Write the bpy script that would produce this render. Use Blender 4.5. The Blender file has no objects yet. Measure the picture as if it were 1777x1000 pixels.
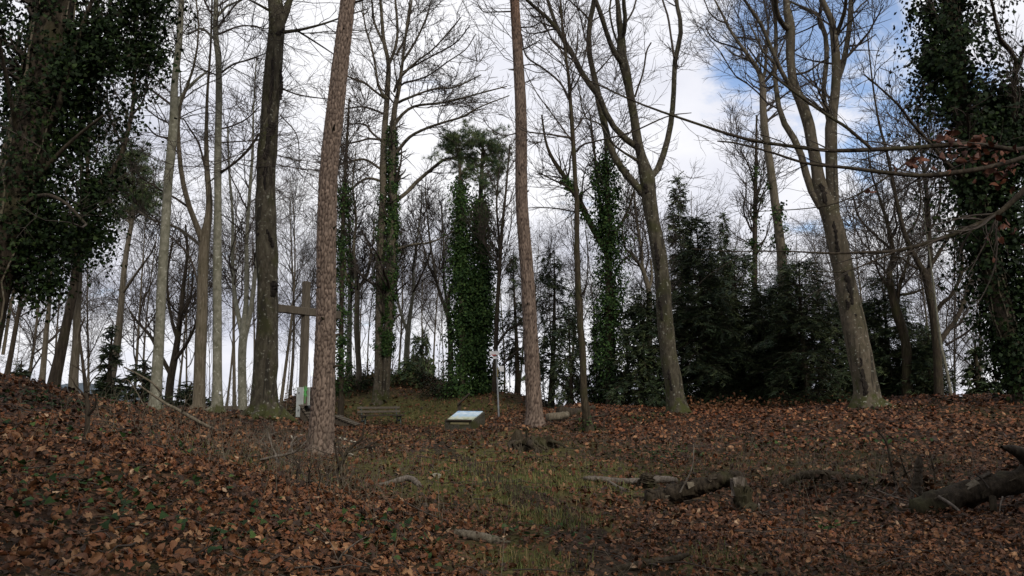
import bpy, math
import numpy as np

sc = bpy.context.scene
COL = sc.collection
RS = np.random.default_rng

# ---------------------------------------------------------------- camera
FPX, TH, EYE = 1395.0, math.radians(7.5), 1.6
cd = bpy.data.cameras.new('camera')
cam = bpy.data.objects.new('camera', cd)
COL.objects.link(cam)
cam.location = (0, 0, EYE)
cam.rotation_euler = (math.pi / 2 + TH, 0, 0)
cd.sensor_width = 36.0
cd.lens = 36.0 * FPX / 1777.0
cd.clip_start = 0.05
cd.clip_end = 12000
sc.camera = cam

# ---------------------------------------------------------------- sky, sun, exposure
CLOUD_OFF = (2.6, 7.7, 4)
SUN_EL, SUN_AZ = math.radians(33), math.radians(152)      # azimuth clockwise from +Y
world = bpy.data.worlds.new('World')
sc.world = world
world.use_nodes = True
nt = world.node_tree
nt.nodes.clear()


def nd(tree, typ, **kw):
    n = tree.nodes.new(typ)
    for k, v in kw.items():
        if k.startswith('i_'):
            n.inputs[k[2:].replace('_', ' ')].default_value = v
        else:
            setattr(n, k, v)
    return n


def ramp(tree, stops, interp='LINEAR'):
    n = tree.nodes.new('ShaderNodeValToRGB')
    cr = n.color_ramp
    cr.interpolation = interp
    while len(cr.elements) < len(stops):
        cr.elements.new(0.5)
    for e, (p, c) in zip(cr.elements, stops):
        e.position = p
        e.color = (c[0], c[1], c[2], 1) if hasattr(c, '__len__') else (c, c, c, 1)
    return n


L = nt.links.new
out = nd(nt, 'ShaderNodeOutputWorld')
sky = nd(nt, 'ShaderNodeTexSky', sky_type='NISHITA', sun_disc=False, sun_elevation=SUN_EL, sun_rotation=SUN_AZ, ozone_density=4.0, dust_density=0.3, altitude=500)
bg1 = nd(nt, 'ShaderNodeBackground')
bg1.inputs['Strength'].default_value = 0.15
L(sky.outputs[0], bg1.inputs['Color'])
tc = nd(nt, 'ShaderNodeTexCoord')
sep = nd(nt, 'ShaderNodeSeparateXYZ')
L(tc.outputs['Generated'], sep.inputs[0])
zz = nd(nt, 'ShaderNodeMath', operation='ADD')
L(sep.outputs['Z'], zz.inputs[0]); zz.inputs[1].default_value = 0.32
dx = nd(nt, 'ShaderNodeMath', operation='DIVIDE'); L(sep.outputs['X'], dx.inputs[0]); L(zz.outputs[0], dx.inputs[1])
dy = nd(nt, 'ShaderNodeMath', operation='DIVIDE'); L(sep.outputs['Y'], dy.inputs[0]); L(zz.outputs[0], dy.inputs[1])
cmb = nd(nt, 'ShaderNodeCombineXYZ'); L(dx.outputs[0], cmb.inputs[0]); L(dy.outputs[0], cmb.inputs[1])
n1 = nd(nt, 'ShaderNodeTexNoise'); n1.inputs['Scale'].default_value = 3.4; n1.inputs['Detail'].default_value = 9
n1.inputs['Roughness'].default_value = 0.62; n1.inputs['Distortion'].default_value = 0.35
mp1 = nd(nt, 'ShaderNodeMapping'); mp1.inputs['Location'].default_value = CLOUD_OFF
L(cmb.outputs[0], mp1.inputs[0]); L(mp1.outputs[0], n1.inputs['Vector'])
n2 = nd(nt, 'ShaderNodeTexNoise'); n2.inputs['Scale'].default_value = 1.5; n2.inputs['Detail'].default_value = 6
mp2 = nd(nt, 'ShaderNodeMapping'); mp2.inputs['Location'].default_value = (7.3, 2.1, 4.0)
L(cmb.outputs[0], mp2.inputs[0]); L(mp2.outputs[0], n2.inputs['Vector'])
# a break in the cloud deck towards the right of the view
hole = nd(nt, 'ShaderNodeVectorMath', operation='DOT_PRODUCT')
L(tc.outputs['Generated'], hole.inputs[0])
_az, _el = math.radians(24.8), math.radians(23.0)
hole.inputs[1].default_value = (math.sin(_az) * math.cos(_el), math.cos(_az) * math.cos(_el), math.sin(_el))
hm = nd(nt, 'ShaderNodeMapRange', interpolation_type='SMOOTHSTEP')
hm.inputs['From Min'].default_value = math.cos(math.radians(14)); hm.inputs['From Max'].default_value = math.cos(math.radians(3.5))
hm.inputs['To Min'].default_value = 0.17; hm.inputs['To Max'].default_value = -0.08
L(hole.outputs['Value'], hm.inputs['Value'])
ad = nd(nt, 'ShaderNodeMath', operation='ADD'); L(n1.outputs[0], ad.inputs[0]); L(hm.outputs[0], ad.inputs[1])
msk = nd(nt, 'ShaderNodeMapRange', interpolation_type='SMOOTHSTEP')
msk.inputs['From Min'].default_value = 0.36; msk.inputs['From Max'].default_value = 0.54; msk.inputs['To Min'].default_value = 0.14
L(ad.outputs[0], msk.inputs['Value'])
crw = ramp(nt, [(0.33, (0.56, 0.58, 0.68)), (0.47, (0.76, 0.77, 0.84)), (0.58, (0.90, 0.90, 0.93))])
L(n2.outputs[0], crw.inputs[0])
bg2 = nd(nt, 'ShaderNodeBackground'); bg2.inputs['Strength'].default_value = 0.92
L(crw.outputs[0], bg2.inputs['Color'])
mx = nd(nt, 'ShaderNodeMixShader')
L(msk.outputs[0], mx.inputs[0]); L(bg1.outputs[0], mx.inputs[1]); L(bg2.outputs[0], mx.inputs[2])
L(mx.outputs[0], out.inputs[0])

sl = bpy.data.lights.new('sun', 'SUN')
sl.energy = 2.0
sl.angle = math.radians(8)
sl.color = (1.0, 0.93, 0.82)
sun = bpy.data.objects.new('sun', sl)
COL.objects.link(sun)
sun.rotation_euler = (math.pi / 2 - SUN_EL, 0, math.pi - SUN_AZ)
sun.location = (20, -10, 30)

sc.view_settings.view_transform = 'Standard'
sc.view_settings.look = 'None'
sc.view_settings.exposure = 0.32
sc.view_settings.gamma = 1.0
sc.view_settings.use_curve_mapping = False
sc.render.engine = 'CYCLES'
sc.cycles.max_bounces = 5
sc.cycles.diffuse_bounces = 3
sc.cycles.use_denoising = True
sc.render.film_transparent = False


# ---------------------------------------------------------------- helpers: geometry
def W(px, py, Y):
    cx = (np.asarray(px, float) - 888.5) / FPX
    cy = (500.0 - np.asarray(py, float)) / FPX
    Y = np.asarray(Y, float)
    s = Y / (math.cos(TH) - cy * math.sin(TH))
    return np.stack([cx * s, Y + 0 * s, EYE + (math.sin(TH) + cy * math.cos(TH)) * s], -1)


def unit(v):
    return v / np.maximum(np.linalg.norm(v, axis=-1, keepdims=True), 1e-9)


def hash01(*ints):
    h = np.zeros(np.broadcast(*ints).shape, np.uint64)
    for a, k in zip(ints, (0x9E3779B97F4A7C15, 0xC2B2AE3D27D4EB4F, 0x165667B19E3779F9, 0x27D4EB2F165667C5)):
        h = (h ^ (a.astype(np.int64).astype(np.uint64) * np.uint64(k)))
        h = (h ^ (h >> np.uint64(29))) * np.uint64(0xBF58476D1CE4E5B9)
        h = h ^ (h >> np.uint64(32))
    return (h & np.uint64(0xFFFFFF)).astype(float) / float(0xFFFFFF)


def vnoise2(x, y, seed=0):
    xi, yi = np.floor(x), np.floor(y)
    fx, fy = x - xi, y - yi
    fx = fx * fx * (3 - 2 * fx); fy = fy * fy * (3 - 2 * fy)
    s = np.full(np.shape(xi), seed)
    g = lambda a, b: hash01(xi + a, yi + b, s)
    return (g(0, 0) * (1 - fx) + g(1, 0) * fx) * (1 - fy) + (g(0, 1) * (1 - fx) + g(1, 1) * fx) * fy


def fbm2(x, y, seed=0, oct=4):
    v, a = 0, 0.5
    for o in range(oct):
        v = v + a * vnoise2(x * 2 ** o, y * 2 ** o, seed + o)
        a *= 0.5
    return v


def mk(name, V, F, mat, parent=None, loc=None, smooth=True, tint=None, kind=None, mi=None):
    """One mesh object; V world (or parent-relative) vertices, F an array or a list of (m,3)/(m,4) index arrays."""
    V = np.asarray(V, np.float32).reshape(-1, 3)
    if not isinstance(F, list):
        F = [F]
    F = [np.asarray(f, np.int32) for f in F if len(f)]
    me = bpy.data.meshes.new(name)
    nl = sum(f.size for f in F)
    npoly = sum(len(f) for f in F)
    me.vertices.add(len(V)); me.vertices.foreach_set('co', V.ravel())
    me.loops.add(nl); me.loops.foreach_set('vertex_index', np.concatenate([f.ravel() for f in F]))
    tot = np.concatenate([np.full(len(f), f.shape[1], np.int32) for f in F])
    st = np.concatenate([[0], np.cumsum(tot)[:-1]]).astype(np.int32)
    me.polygons.add(npoly); me.polygons.foreach_set('loop_start', st)
    me.polygons.foreach_set('use_smooth', np.full(npoly, bool(smooth)))
    for m in (mat if isinstance(mat, (list, tuple)) else [mat]):
        me.materials.append(m)
    if mi is not None:
        me.polygons.foreach_set('material_index', np.asarray(mi, np.int32))
    if tint is not None:
        a = me.attributes.new('tint', 'FLOAT_COLOR', 'POINT')
        t = np.ones((len(V), 4), np.float32); t[:, :3] = tint
        a.data.foreach_set('color', t.ravel())
    me.update(calc_edges=True)
    me.validate()
    o = bpy.data.objects.new(name, me)
    COL.objects.link(o)
    if parent is not None:
        o.parent = parent
    if loc is not None:
        o.location = loc
    if kind:
        o['kind'] = kind
    return o


def thing(name, label, cat, loc=(0, 0, 0), group=None, rz=0.0):
    o = bpy.data.objects.new(name, None)
    COL.objects.link(o)
    o.empty_display_size = 0.2
    o.location = loc
    o.rotation_euler = (0, 0, rz)
    o['label'] = label; o['category'] = cat
    if group:
        o['group'] = group
    return o


def tag(o, label, cat, group=None):
    o['label'] = label; o['category'] = cat
    if group:
        o['group'] = group
    return o


def dup(root, loc, rz=0.0, scale=1.0, label=None, group=None):
    r = root.copy(); COL.objects.link(r)
    r.location = loc; r.rotation_euler = (0, 0, rz)
    r.scale = scale if hasattr(scale, '__len__') else (scale,) * 3
    if label: r['label'] = label
    if group: r['group'] = group
    for ch in list(root.children):
        c = ch.copy(); COL.objects.link(c); c.parent = r
        for g in ch.children:
            d = g.copy(); COL.objects.link(d); d.parent = c
    return r


def catmull(P, n):
    """Resample rows of P (m,d) to n points on a Catmull-Rom through them, even in arc length."""
    P = np.asarray(P, float)
    if len(P) == 2:
        t = np.linspace(0, 1, n)[:, None]
        return P[0] * (1 - t) + P[1] * t
    Q = np.vstack([2 * P[0] - P[1], P, 2 * P[-1] - P[-2]])
    fine = []
    t = np.linspace(0, 1, 12, endpoint=False)[:, None]
    for i in range(len(P) - 1):
        a, b, c, d = Q[i:i + 4]
        fine.append(0.5 * (2 * b + (c - a) * t + (2 * a - 5 * b + 4 * c - d) * t ** 2 + (3 * b - a - 3 * c + d) * t ** 3))
    fine = np.vstack(fine + [P[-1:]])
    s = np.concatenate([[0], np.cumsum(np.linalg.norm(np.diff(fine[:, :3], axis=0), axis=1))])
    u = np.linspace(0, s[-1], n)
    return np.stack([np.interp(u, s, fine[:, k]) for k in range(P.shape[1])], 1)


def tubes(P, R, k, rmod=None):
    """Tubes round polylines P (B,n,3) of radii R (B,n) -> V, quads. rmod (B,n,k) multiplies the radius."""
    P = np.asarray(P, float); R = np.asarray(R, float)
    B, n, _ = P.shape
    T = unit(np.gradient(P, axis=1))
    m = unit(T.mean(axis=1))
    ax = np.eye(3)[np.argmin(np.abs(m), axis=1)][:, None, :]
    N1 = unit(ax - (ax * T).sum(-1, keepdims=True) * T)
    N2 = np.cross(T, N1)
    a = np.arange(k) * 2 * math.pi / k
    rr = R[:, :, None] * (1 if rmod is None else rmod)
    V = P[:, :, None, :] + rr[..., None] * (np.cos(a)[None, None, :, None] * N1[:, :, None, :] + np.sin(a)[None, None, :, None] * N2[:, :, None, :])
    idx = np.arange(B * n * k).reshape(B, n, k)
    nx = np.roll(idx, -1, axis=2)
    F = np.stack([idx[:, :-1], nx[:, :-1], nx[:, 1:], idx[:, 1:]], -1).reshape(-1, 4)
    return V.reshape(-1, 3), F


def joinvf(parts):
    Vs, Fs, off = [], [], 0
    for V, F in parts:
        for f in (F if isinstance(F, list) else [F]):
            Fs.append(np.asarray(f) + off)
        Vs.append(V); off += len(V)
    return np.vstack(Vs), Fs


def grow(rng, PP, PR, n, t0, t1, L0, L1, ang, up, npt, rfrac, wob, rmin, flat=0.7, short=0.55):
    """n child branches off the parents PP (B,m,3)."""
    B, m, _ = PP.shape
    ln = np.linalg.norm(np.diff(PP, axis=1), axis=2).sum(1)
    b = rng.choice(B, n, p=ln / ln.sum())
    u = rng.random(n)
    t = (t0 + (t1 - t0) * u) * (m - 1)
    i = np.minimum(t.astype(int), m - 2); f = (t - i)[:, None]
    pos = PP[b, i] * (1 - f) + PP[b, i + 1] * f
    tan = unit(PP[b, i + 1] - PP[b, i])
    rad = PR[b, i] * (1 - f[:, 0]) + PR[b, i + 1] * f[:, 0]
    rv = rng.normal(size=(n, 3)); rv[:, 2] *= flat
    perp = unit(rv - (rv * tan).sum(1, keepdims=True) * tan)
    a = (ang * (0.7 + 0.6 * rng.random(n)))[:, None]
    d = tan * np.cos(a) + perp * np.sin(a)
    LL = (L0 + (L1 - L0) * rng.random(n)) * (1 - short * u)
    P = np.zeros((n, npt, 3)); P[:, 0] = pos
    for j in range(1, npt):
        d = unit(d + wob * rng.normal(size=(n, 3)) + np.array([0, 0, up]))
        P[:, j] = P[:, j - 1] + d * (LL / (npt - 1))[:, None]
    r0 = np.maximum(rad * rfrac * (0.7 + 0.5 * rng.random(n)), rmin)
    tp = np.linspace(1, 0.3, npt)
    R = np.maximum(r0[:, None] * tp[None], rmin * np.linspace(1, 0.6, npt)[None])
    return P, R


# ---------------------------------------------------------------- terrain
CTRL_PIX = [  # (px, py of the ground, distance)
    (888, 1000, 6.5), (500, 1000, 5.8), (250, 1000, 5.0), (0, 1000, 4.6), (1250, 1000, 6.6), (1500, 1000, 6.6), (1777, 1000, 6.6),
    (0, 800, 7.6), (130, 760, 9.0), (250, 800, 8.2), (250, 900, 6.4), (450, 900, 7.6), (450, 810, 11.0), (0, 655, 13.5), (60, 668, 14.5),
    (120, 684, 16), (190, 703, 17.5), (270, 722, 18.5), (350, 714, 20), (430, 722, 20), (470, 726, 20), (380, 760, 14.5),
    (560, 786, 14.0), (620, 800, 13.5), (640, 850, 11.0), (700, 840, 11.8), (760, 940, 8.0), (900, 930, 8.1), (1000, 880, 9.8), (850, 830, 12.4),
    (950, 800, 15), (780, 790, 16.5), (680, 780, 18.5), (740, 747, 29), (700, 764, 23.5), (780, 766, 23), (630, 766, 22.5), (850, 764, 22.5), (760, 756, 26), (820, 752, 27), (525, 730, 29.5), (600, 745, 27), (660, 740, 31), (800, 745, 30),
    (866, 722, 30), (700, 700, 37), (590, 700, 38), (655, 690, 38), (660, 656, 43), (590, 657, 44), (740, 655, 44), (800, 682, 40), (880, 682, 36), (830, 690, 36),
    (928, 737, 21), (925, 770, 17.5), (1021, 752, 20), (1040, 712, 24.5), (985, 706, 26), (1176, 717, 23.5), (1100, 710, 25), (1300, 714, 25), (1400, 712, 24.5),
    (1505, 706, 22), (1560, 692, 22.5), (1650, 691, 22.5), (1777, 690, 22), (1777, 750, 16.2), (1600, 750, 16.5), (1400, 760, 16.5), (1200, 780, 16),
    (1100, 800, 15), (1300, 830, 13), (1450, 830, 12.5), (1300, 895, 10.4), (1140, 872, 11), (1600, 890, 9.6), (1777, 880, 9.6), (1450, 930, 8.4), (1150, 930, 8.3),
]
CTRL_W = [  # (x, y, z) outside the view
    (0, 0, 0.02), (0, -10, 0.0), (8, 0, 0.1), (-5, 0, 0.75), (-5, -8, 0.9), (10, -8, 0.2), (-12, 2, 1.9), (14, 5, 0.6), (16, -8, 0.8), (-14, -8, 2.0), (3, 3.5, 0.05), (-2.6, 3, 0.42),
    (-14, 10, 2.2), (-18, 16, 2.2), (-20, 24, 1.0), (-14, 27, 0.6), (-19, 32, -0.9), (-12, 36, -0.3), (-17, 44, -1.2), (0, 52, 0.4), (-9, 50, 0.9),
    (2, 44, 0.2), (4, 36, 0.1), (8, 31, -0.6), (12, 31, -0.8), (18, 28, -0.6), (20, 33, -2.6), (10, 40, -3.0), (24, 24, 0.3), (22, 17, 1.2), (26, 10, 1.2), (-30, 20, 0.3), (-30, 40, -4), (30, 40, -6), (0, 62, -2.5), (30, 0, 1), (-30, 0, 1.5), (0, -20, 0), (-25, -20, 1), (25, -20, 0.5),
]
cp = np.vstack([W(*np.array(CTRL_PIX).T), np.array(CTRL_W, float)])


def _U(r2):
    return np.where(r2 > 1e-12, 0.5 * r2 * np.log(np.maximum(r2, 1e-12)), 0.0)


_n = len(cp)
_K = _U(((cp[:, None, :2] - cp[None, :, :2]) ** 2).sum(-1)) + np.eye(_n) * 0.6
_A = np.zeros((_n + 3, _n + 3)); _A[:_n, :_n] = _K; _A[:_n, _n] = 1; _A[:_n, _n + 1:] = cp[:, :2]; _A[_n:, :_n] = _A[:_n, _n:].T
_w = np.linalg.solve(_A, np.concatenate([cp[:, 2], [0, 0, 0]]))


def hz(x, y):
    x = np.asarray(x, float); y = np.asarray(y, float)
    sh = np.broadcast(x, y).shape
    x = np.broadcast_to(x, sh).ravel(); y = np.broadcast_to(y, sh).ravel()
    z = np.empty(x.size)
    for s in range(0, x.size, 20000):
        a, b = x[s:s + 20000], y[s:s + 20000]
        ac, bc = np.clip(a, -32, 32), np.clip(b, -22, 62)
        z[s:s + 20000] = _U((ac[:, None] - cp[None, :, 0]) ** 2 + (bc[:, None] - cp[None, :, 1]) ** 2) @ _w[:_n] + _w[_n] + ac * _w[_n + 1] + bc * _w[_n + 2]
    d = np.maximum(np.hypot(np.maximum(np.abs(x) - 30, 0), np.maximum(np.maximum(y - 58, -20 - y), 0)), 0)
    z = z - np.minimum(0.22 * d, 45 + 0.002 * d)
    nf = np.exp(-d / 10)
    z = z + nf * (0.16 * (fbm2(x * 0.9, y * 0.9, 3, 3) - 0.45) + 0.07 * (vnoise2(x * 3.1, y * 3.1, 9) - 0.5))
    return z.reshape(sh)


def hz1(x, y):
    return float(hz(np.array([x]), np.array([y]))[0])


def hit(px, py, Y0=3.0, Y1=60.0):
    Ys = np.linspace(Y0, Y1, 1200)
    P = W(px, py, Ys)
    g = hz(P[:, 0], P[:, 1])
    k = np.nonzero(P[:, 2] <= g)[0]
    i = k[0] if len(k) else len(Ys) - 1
    return np.array([P[i, 0], P[i, 1], g[i]])


def hnorm(x, y):
    e = 0.15
    return unit(np.stack([-(hz(x + e, y) - hz(x - e, y)) / (2 * e), -(hz(x, y + e) - hz(x, y - e)) / (2 * e), np.ones_like(x)], -1))


# ---------------------------------------------------------------- materials
def newmat(name):
    m = bpy.data.materials.new(name); m.use_nodes = True
    t = m.node_tree
    return m, t, t.nodes['Principled BSDF'], t.links.new


def bark_mat(name, c1, c2, c3, moss=0.0, lichen=0.0, scale=1.0, crack=(6, 6, 1.3), bump=0.5, stain=0.0, foot=0.0):
    m, t, bs, l = newmat(name)
    co = nd(t, 'ShaderNodeTexCoord')
    mp = nd(t, 'ShaderNodeMapping'); mp.inputs['Scale'].default_value = crack
    l(co.outputs['Object'], mp.inputs[0])
    na = nd(t, 'ShaderNodeTexNoise'); na.inputs['Scale'].default_value = 3 * scale; na.inputs['Detail'].default_value = 8; na.inputs['Roughness'].default_value = 0.65
    l(mp.outputs[0], na.inputs['Vector'])
    nb = nd(t, 'ShaderNodeTexNoise'); nb.inputs['Scale'].default_value = 2.2; nb.inputs['Detail'].default_value = 5
    l(co.outputs['Object'], nb.inputs['Vector'])
    r1 = ramp(t, [(0.3, c1), (0.5, c2), (0.72, c3)])
    l(na.outputs[0], r1.inputs[0])
    col = r1.outputs[0]
    if stain:
        mps = nd(t, 'ShaderNodeMapping'); mps.inputs['Scale'].default_value = (3.2, 3.2, 0.55)
        l(co.outputs['Object'], mps.inputs[0])
        ns = nd(t, 'ShaderNodeTexNoise'); ns.inputs['Scale'].default_value = 1.4; ns.inputs['Detail'].default_value = 6; ns.inputs['Distortion'].default_value = 0.6
        l(mps.outputs[0], ns.inputs['Vector'])
        rs = ramp(t, [(0.56, 0.0), (0.62, stain)]); l(ns.outputs[0], rs.inputs[0])
        mxs = nd(t, 'ShaderNodeMix', data_type='RGBA'); l(rs.outputs[0], mxs.inputs[0]); l(col, mxs.inputs[6])
        mxs.inputs[7].default_value = (0.022, 0.019, 0.014, 1); col = mxs.outputs[2]
    if moss:
        rm = ramp(t, [(0.5, 0.0), (0.66, moss)]); l(nb.outputs[0], rm.inputs[0])
        mm = nd(t, 'ShaderNodeMix', data_type='RGBA'); l(rm.outputs[0], mm.inputs[0]); l(col, mm.inputs[6])
        mm.inputs[7].default_value = (0.038, 0.04, 0.013, 1); col = mm.outputs[2]
    if foot:
        sz = nd(t, 'ShaderNodeSeparateXYZ'); l(co.outputs['Object'], sz.inputs[0])
        fz = nd(t, 'ShaderNodeMapRange'); fz.inputs['From Min'].default_value = 0.05; fz.inputs['From Max'].default_value = foot
        fz.inputs['To Min'].default_value = 0.2; fz.inputs['To Max'].default_value = -0.15; l(sz.outputs['Z'], fz.inputs['Value'])
        fa = nd(t, 'ShaderNodeMath', operation='ADD'); l(fz.outputs[0], fa.inputs[0])
        nf_ = nd(t, 'ShaderNodeTexNoise'); nf_.inputs['Scale'].default_value = 5; nf_.inputs['Detail'].default_value = 5; l(co.outputs['Object'], nf_.inputs['Vector']); l(nf_.outputs[0], fa.inputs[1])
        fr = ramp(t, [(0.58, 0.0), (0.72, 0.9)]); l(fa.outputs[0], fr.inputs[0])
        fm = nd(t, 'ShaderNodeMix', data_type='RGBA'); l(fr.outputs[0], fm.inputs[0]); l(col, fm.inputs[6]); fm.inputs[7].default_value = (0.042, 0.045, 0.014, 1); col = fm.outputs[2]
    if lichen:
        nl_ = nd(t, 'ShaderNodeTexNoise'); nl_.inputs['Scale'].default_value = 14; nl_.inputs['Detail'].default_value = 4
        l(co.outputs['Object'], nl_.inputs['Vector'])
        rl = ramp(t, [(0.62, 0.0), (0.68, lichen)]); l(nl_.outputs[0], rl.inputs[0])
        ml = nd(t, 'ShaderNodeMix', data_type='RGBA'); l(rl.outputs[0], ml.inputs[0]); l(col, ml.inputs[6])
        ml.inputs[7].default_value = (0.36, 0.36, 0.3, 1); col = ml.outputs[2]
    l(col, bs.inputs['Base Color'])
    bs.inputs['Roughness'].default_value = 0.9
    bs.inputs['Specular IOR Level'].default_value = 0.15
    bp = nd(t, 'ShaderNodeBump'); bp.inputs['Strength'].default_value = bump; bp.inputs['Distance'].default_value = 0.02
    l(na.outputs[0], bp.inputs['Height']); l(bp.outputs[0], bs.inputs['Normal'])
    return m


M_BEECH = bark_mat('beech_bark', (0.045, 0.04, 0.028), (0.08, 0.066, 0.047), (0.125, 0.105, 0.078), moss=0.35, lichen=0.5, crack=(4, 4, 2.0), bump=0.5, stain=0.8, foot=1.1)
M_BEECHD = bark_mat('dark_beech_bark', (0.018, 0.015, 0.010), (0.05, 0.043, 0.03), (0.092, 0.082, 0.058), moss=0.6, lichen=0.35, crack=(4, 4, 1.6), bump=0.6, stain=0.9, foot=1.2)
M_PALE = bark_mat('pale_grey_bark', (0.08, 0.075, 0.055), (0.15, 0.145, 0.11), (0.22, 0.21, 0.17), moss=0.35, lichen=0.6, crack=(4, 4, 2.5), bump=0.3, foot=0.8)
M_ASH = bark_mat('brown_grey_bark', (0.05, 0.04, 0.028), (0.11, 0.092, 0.066), (0.17, 0.145, 0.11), moss=0.3, lichen=0.2, crack=(9, 9, 1.2), bump=0.8)
M_TWIG = bark_mat('twig_bark', (0.022, 0.018, 0.014), (0.045, 0.036, 0.029), (0.075, 0.062, 0.052), crack=(4, 4, 4), bump=0.2)
M_DARK = bark_mat('dark_wet_bark', (0.014, 0.011, 0.008), (0.035, 0.027, 0.019), (0.07, 0.056, 0.04), moss=0.35, crack=(8, 8, 1.5), bump=0.9)
M_MOSSY = bark_mat('mossy_bark', (0.013, 0.010, 0.006), (0.035, 0.027, 0.017), (0.07, 0.056, 0.036), moss=0.6, crack=(8, 8, 1.5), bump=0.8)
M_ROT = bark_mat('rotten_log_bark', (0.010, 0.008, 0.005), (0.028, 0.021, 0.014), (0.055, 0.043, 0.029), moss=0.55, crack=(9, 9, 2), bump=1.0)
M_DEAD = bark_mat('bleached_deadwood', (0.05, 0.04, 0.03), (0.115, 0.096, 0.078), (0.2, 0.175, 0.148), crack=(14, 14, 1.5), bump=0.6)
M_WOOD = bark_mat('weathered_timber', (0.03, 0.025, 0.018), (0.085, 0.071, 0.054), (0.15, 0.128, 0.10), crack=(22, 22, 1.1), bump=0.6)
M_WOODD = bark_mat('dark_timber', (0.02, 0.016, 0.012), (0.045, 0.036, 0.027), (0.08, 0.066, 0.05), crack=(20, 20, 2), bump=0.35)
M_STONE = bark_mat('pale_stone', (0.17, 0.155, 0.12), (0.3, 0.275, 0.22), (0.42, 0.39, 0.32), moss=0.3, crack=(3, 3, 3), bump=0.8)
M_CONC = bark_mat('mossy_concrete', (0.02, 0.018, 0.013), (0.05, 0.046, 0.034), (0.09, 0.083, 0.065), moss=0.9, crack=(5, 5, 5), bump=0.5)


def pine_mat():
    m, t, bs, l = newmat('pine_bark')
    at = nd(t, 'ShaderNodeAttribute', attribute_name='tint')
    co = nd(t, 'ShaderNodeTexCoord')
    mp = nd(t, 'ShaderNodeMapping'); mp.inputs['Scale'].default_value = (20, 20, 5)
    l(co.outputs['Object'], mp.inputs[0])
    na = nd(t, 'ShaderNodeTexNoise'); na.inputs['Scale'].default_value = 3; na.inputs['Detail'].default_value = 7; na.inputs['Roughness'].default_value = 0.7
    l(mp.outputs[0], na.inputs['Vector'])
    rr = ramp(t, [(0.3, 0.55), (0.7, 1.35)]); l(na.outputs[0], rr.inputs[0])
    mu = nd(t, 'ShaderNodeMix', data_type='RGBA', blend_type='MULTIPLY'); mu.inputs[0].default_value = 1
    l(at.outputs['Color'], mu.inputs[6]); l(rr.outputs[0], mu.inputs[7])
    l(mu.outputs[2], bs.inputs['Base Color'])
    bs.inputs['Roughness'].default_value = 0.9; bs.inputs['Specular IOR Level'].default_value = 0.15
    bp = nd(t, 'ShaderNodeBump'); bp.inputs['Strength'].default_value = 0.6; bp.inputs['Distance'].default_value = 0.012
    l(na.outputs[0], bp.inputs['Height']); l(bp.outputs[0], bs.inputs['Normal'])
    return m


def leaf_mat(name, rough=0.6, spec=0.3, vein=True):
    m, t, bs, l = newmat(name)
    at = nd(t, 'ShaderNodeAttribute', attribute_name='tint')
    col = at.outputs['Color']
    if vein:
        co = nd(t, 'ShaderNodeTexCoord')
        na = nd(t, 'ShaderNodeTexNoise'); na.inputs['Scale'].default_value = 45; na.inputs['Detail'].default_value = 3
        l(co.outputs['Object'], na.inputs['Vector'])
        rr = ramp(t, [(0.3, 0.6), (0.7, 1.3)]); l(na.outputs[0], rr.inputs[0])
        mu = nd(t, 'ShaderNodeMix', data_type='RGBA', blend_type='MULTIPLY'); mu.inputs[0].default_value = 1
        l(col, mu.inputs[6]); l(rr.outputs[0], mu.inputs[7]); col = mu.outputs[2]
    l(col, bs.inputs['Base Color'])
    bs.inputs['Roughness'].default_value = rough; bs.inputs['Specular IOR Level'].default_value = spec
    return m


M_PINE = pine_mat()
M_LITTER = leaf_mat('dead_leaf', 0.65, 0.25)
M_IVY = leaf_mat('ivy_leaf', 0.6, 0.08, False)
M_NEEDLE = leaf_mat('needles', 0.6, 0.25, False)
M_GRASS = leaf_mat('grass_blade', 0.6, 0.2, False)


def plain(name, c, rough=0.6, metal=0.0, noise=0.25, sc_=6.0):
    m, t, bs, l = newmat(name)
    co = nd(t, 'ShaderNodeTexCoord')
    na = nd(t, 'ShaderNodeTexNoise'); na.inputs['Scale'].default_value = sc_; na.inputs['Detail'].default_value = 6
    l(co.outputs['Object'], na.inputs['Vector'])
    lo = tuple(v * (1 - noise) for v in c); hi = tuple(min(1, v * (1 + noise)) for v in c)
    rr = ramp(t, [(0.3, lo), (0.7, hi)]); l(na.outputs[0], rr.inputs[0]); l(rr.outputs[0], bs.inputs['Base Color'])
    bs.inputs['Roughness'].default_value = rough; bs.inputs['Metallic'].default_value = metal
    return m


M_GALV = plain('galvanised_steel', (0.20, 0.21, 0.22), 0.5, 0.5)
M_WHITE = plain('weathered_white_board', (0.55, 0.55, 0.56), 0.5, 0, 0.12)
M_SHOE = plain('grey_painted_steel', (0.36, 0.38, 0.36), 0.55, 0, 0.2, 3)
M_RED = plain('faded_red_print', (0.30, 0.06, 0.045), 0.6)
M_GREENP = plain('green_spray_paint', (0.08, 0.36, 0.09), 0.5, 0, 0.2)
M_IRON = plain('dark_green_cast_iron', (0.02, 0.035, 0.03), 0.5, 0.2)
M_BLACK = plain('black_rubber', (0.012, 0.012, 0.012), 0.6)
M_YEL = plain('yellowed_strip', (0.15, 0.13, 0.06), 0.6)


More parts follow.
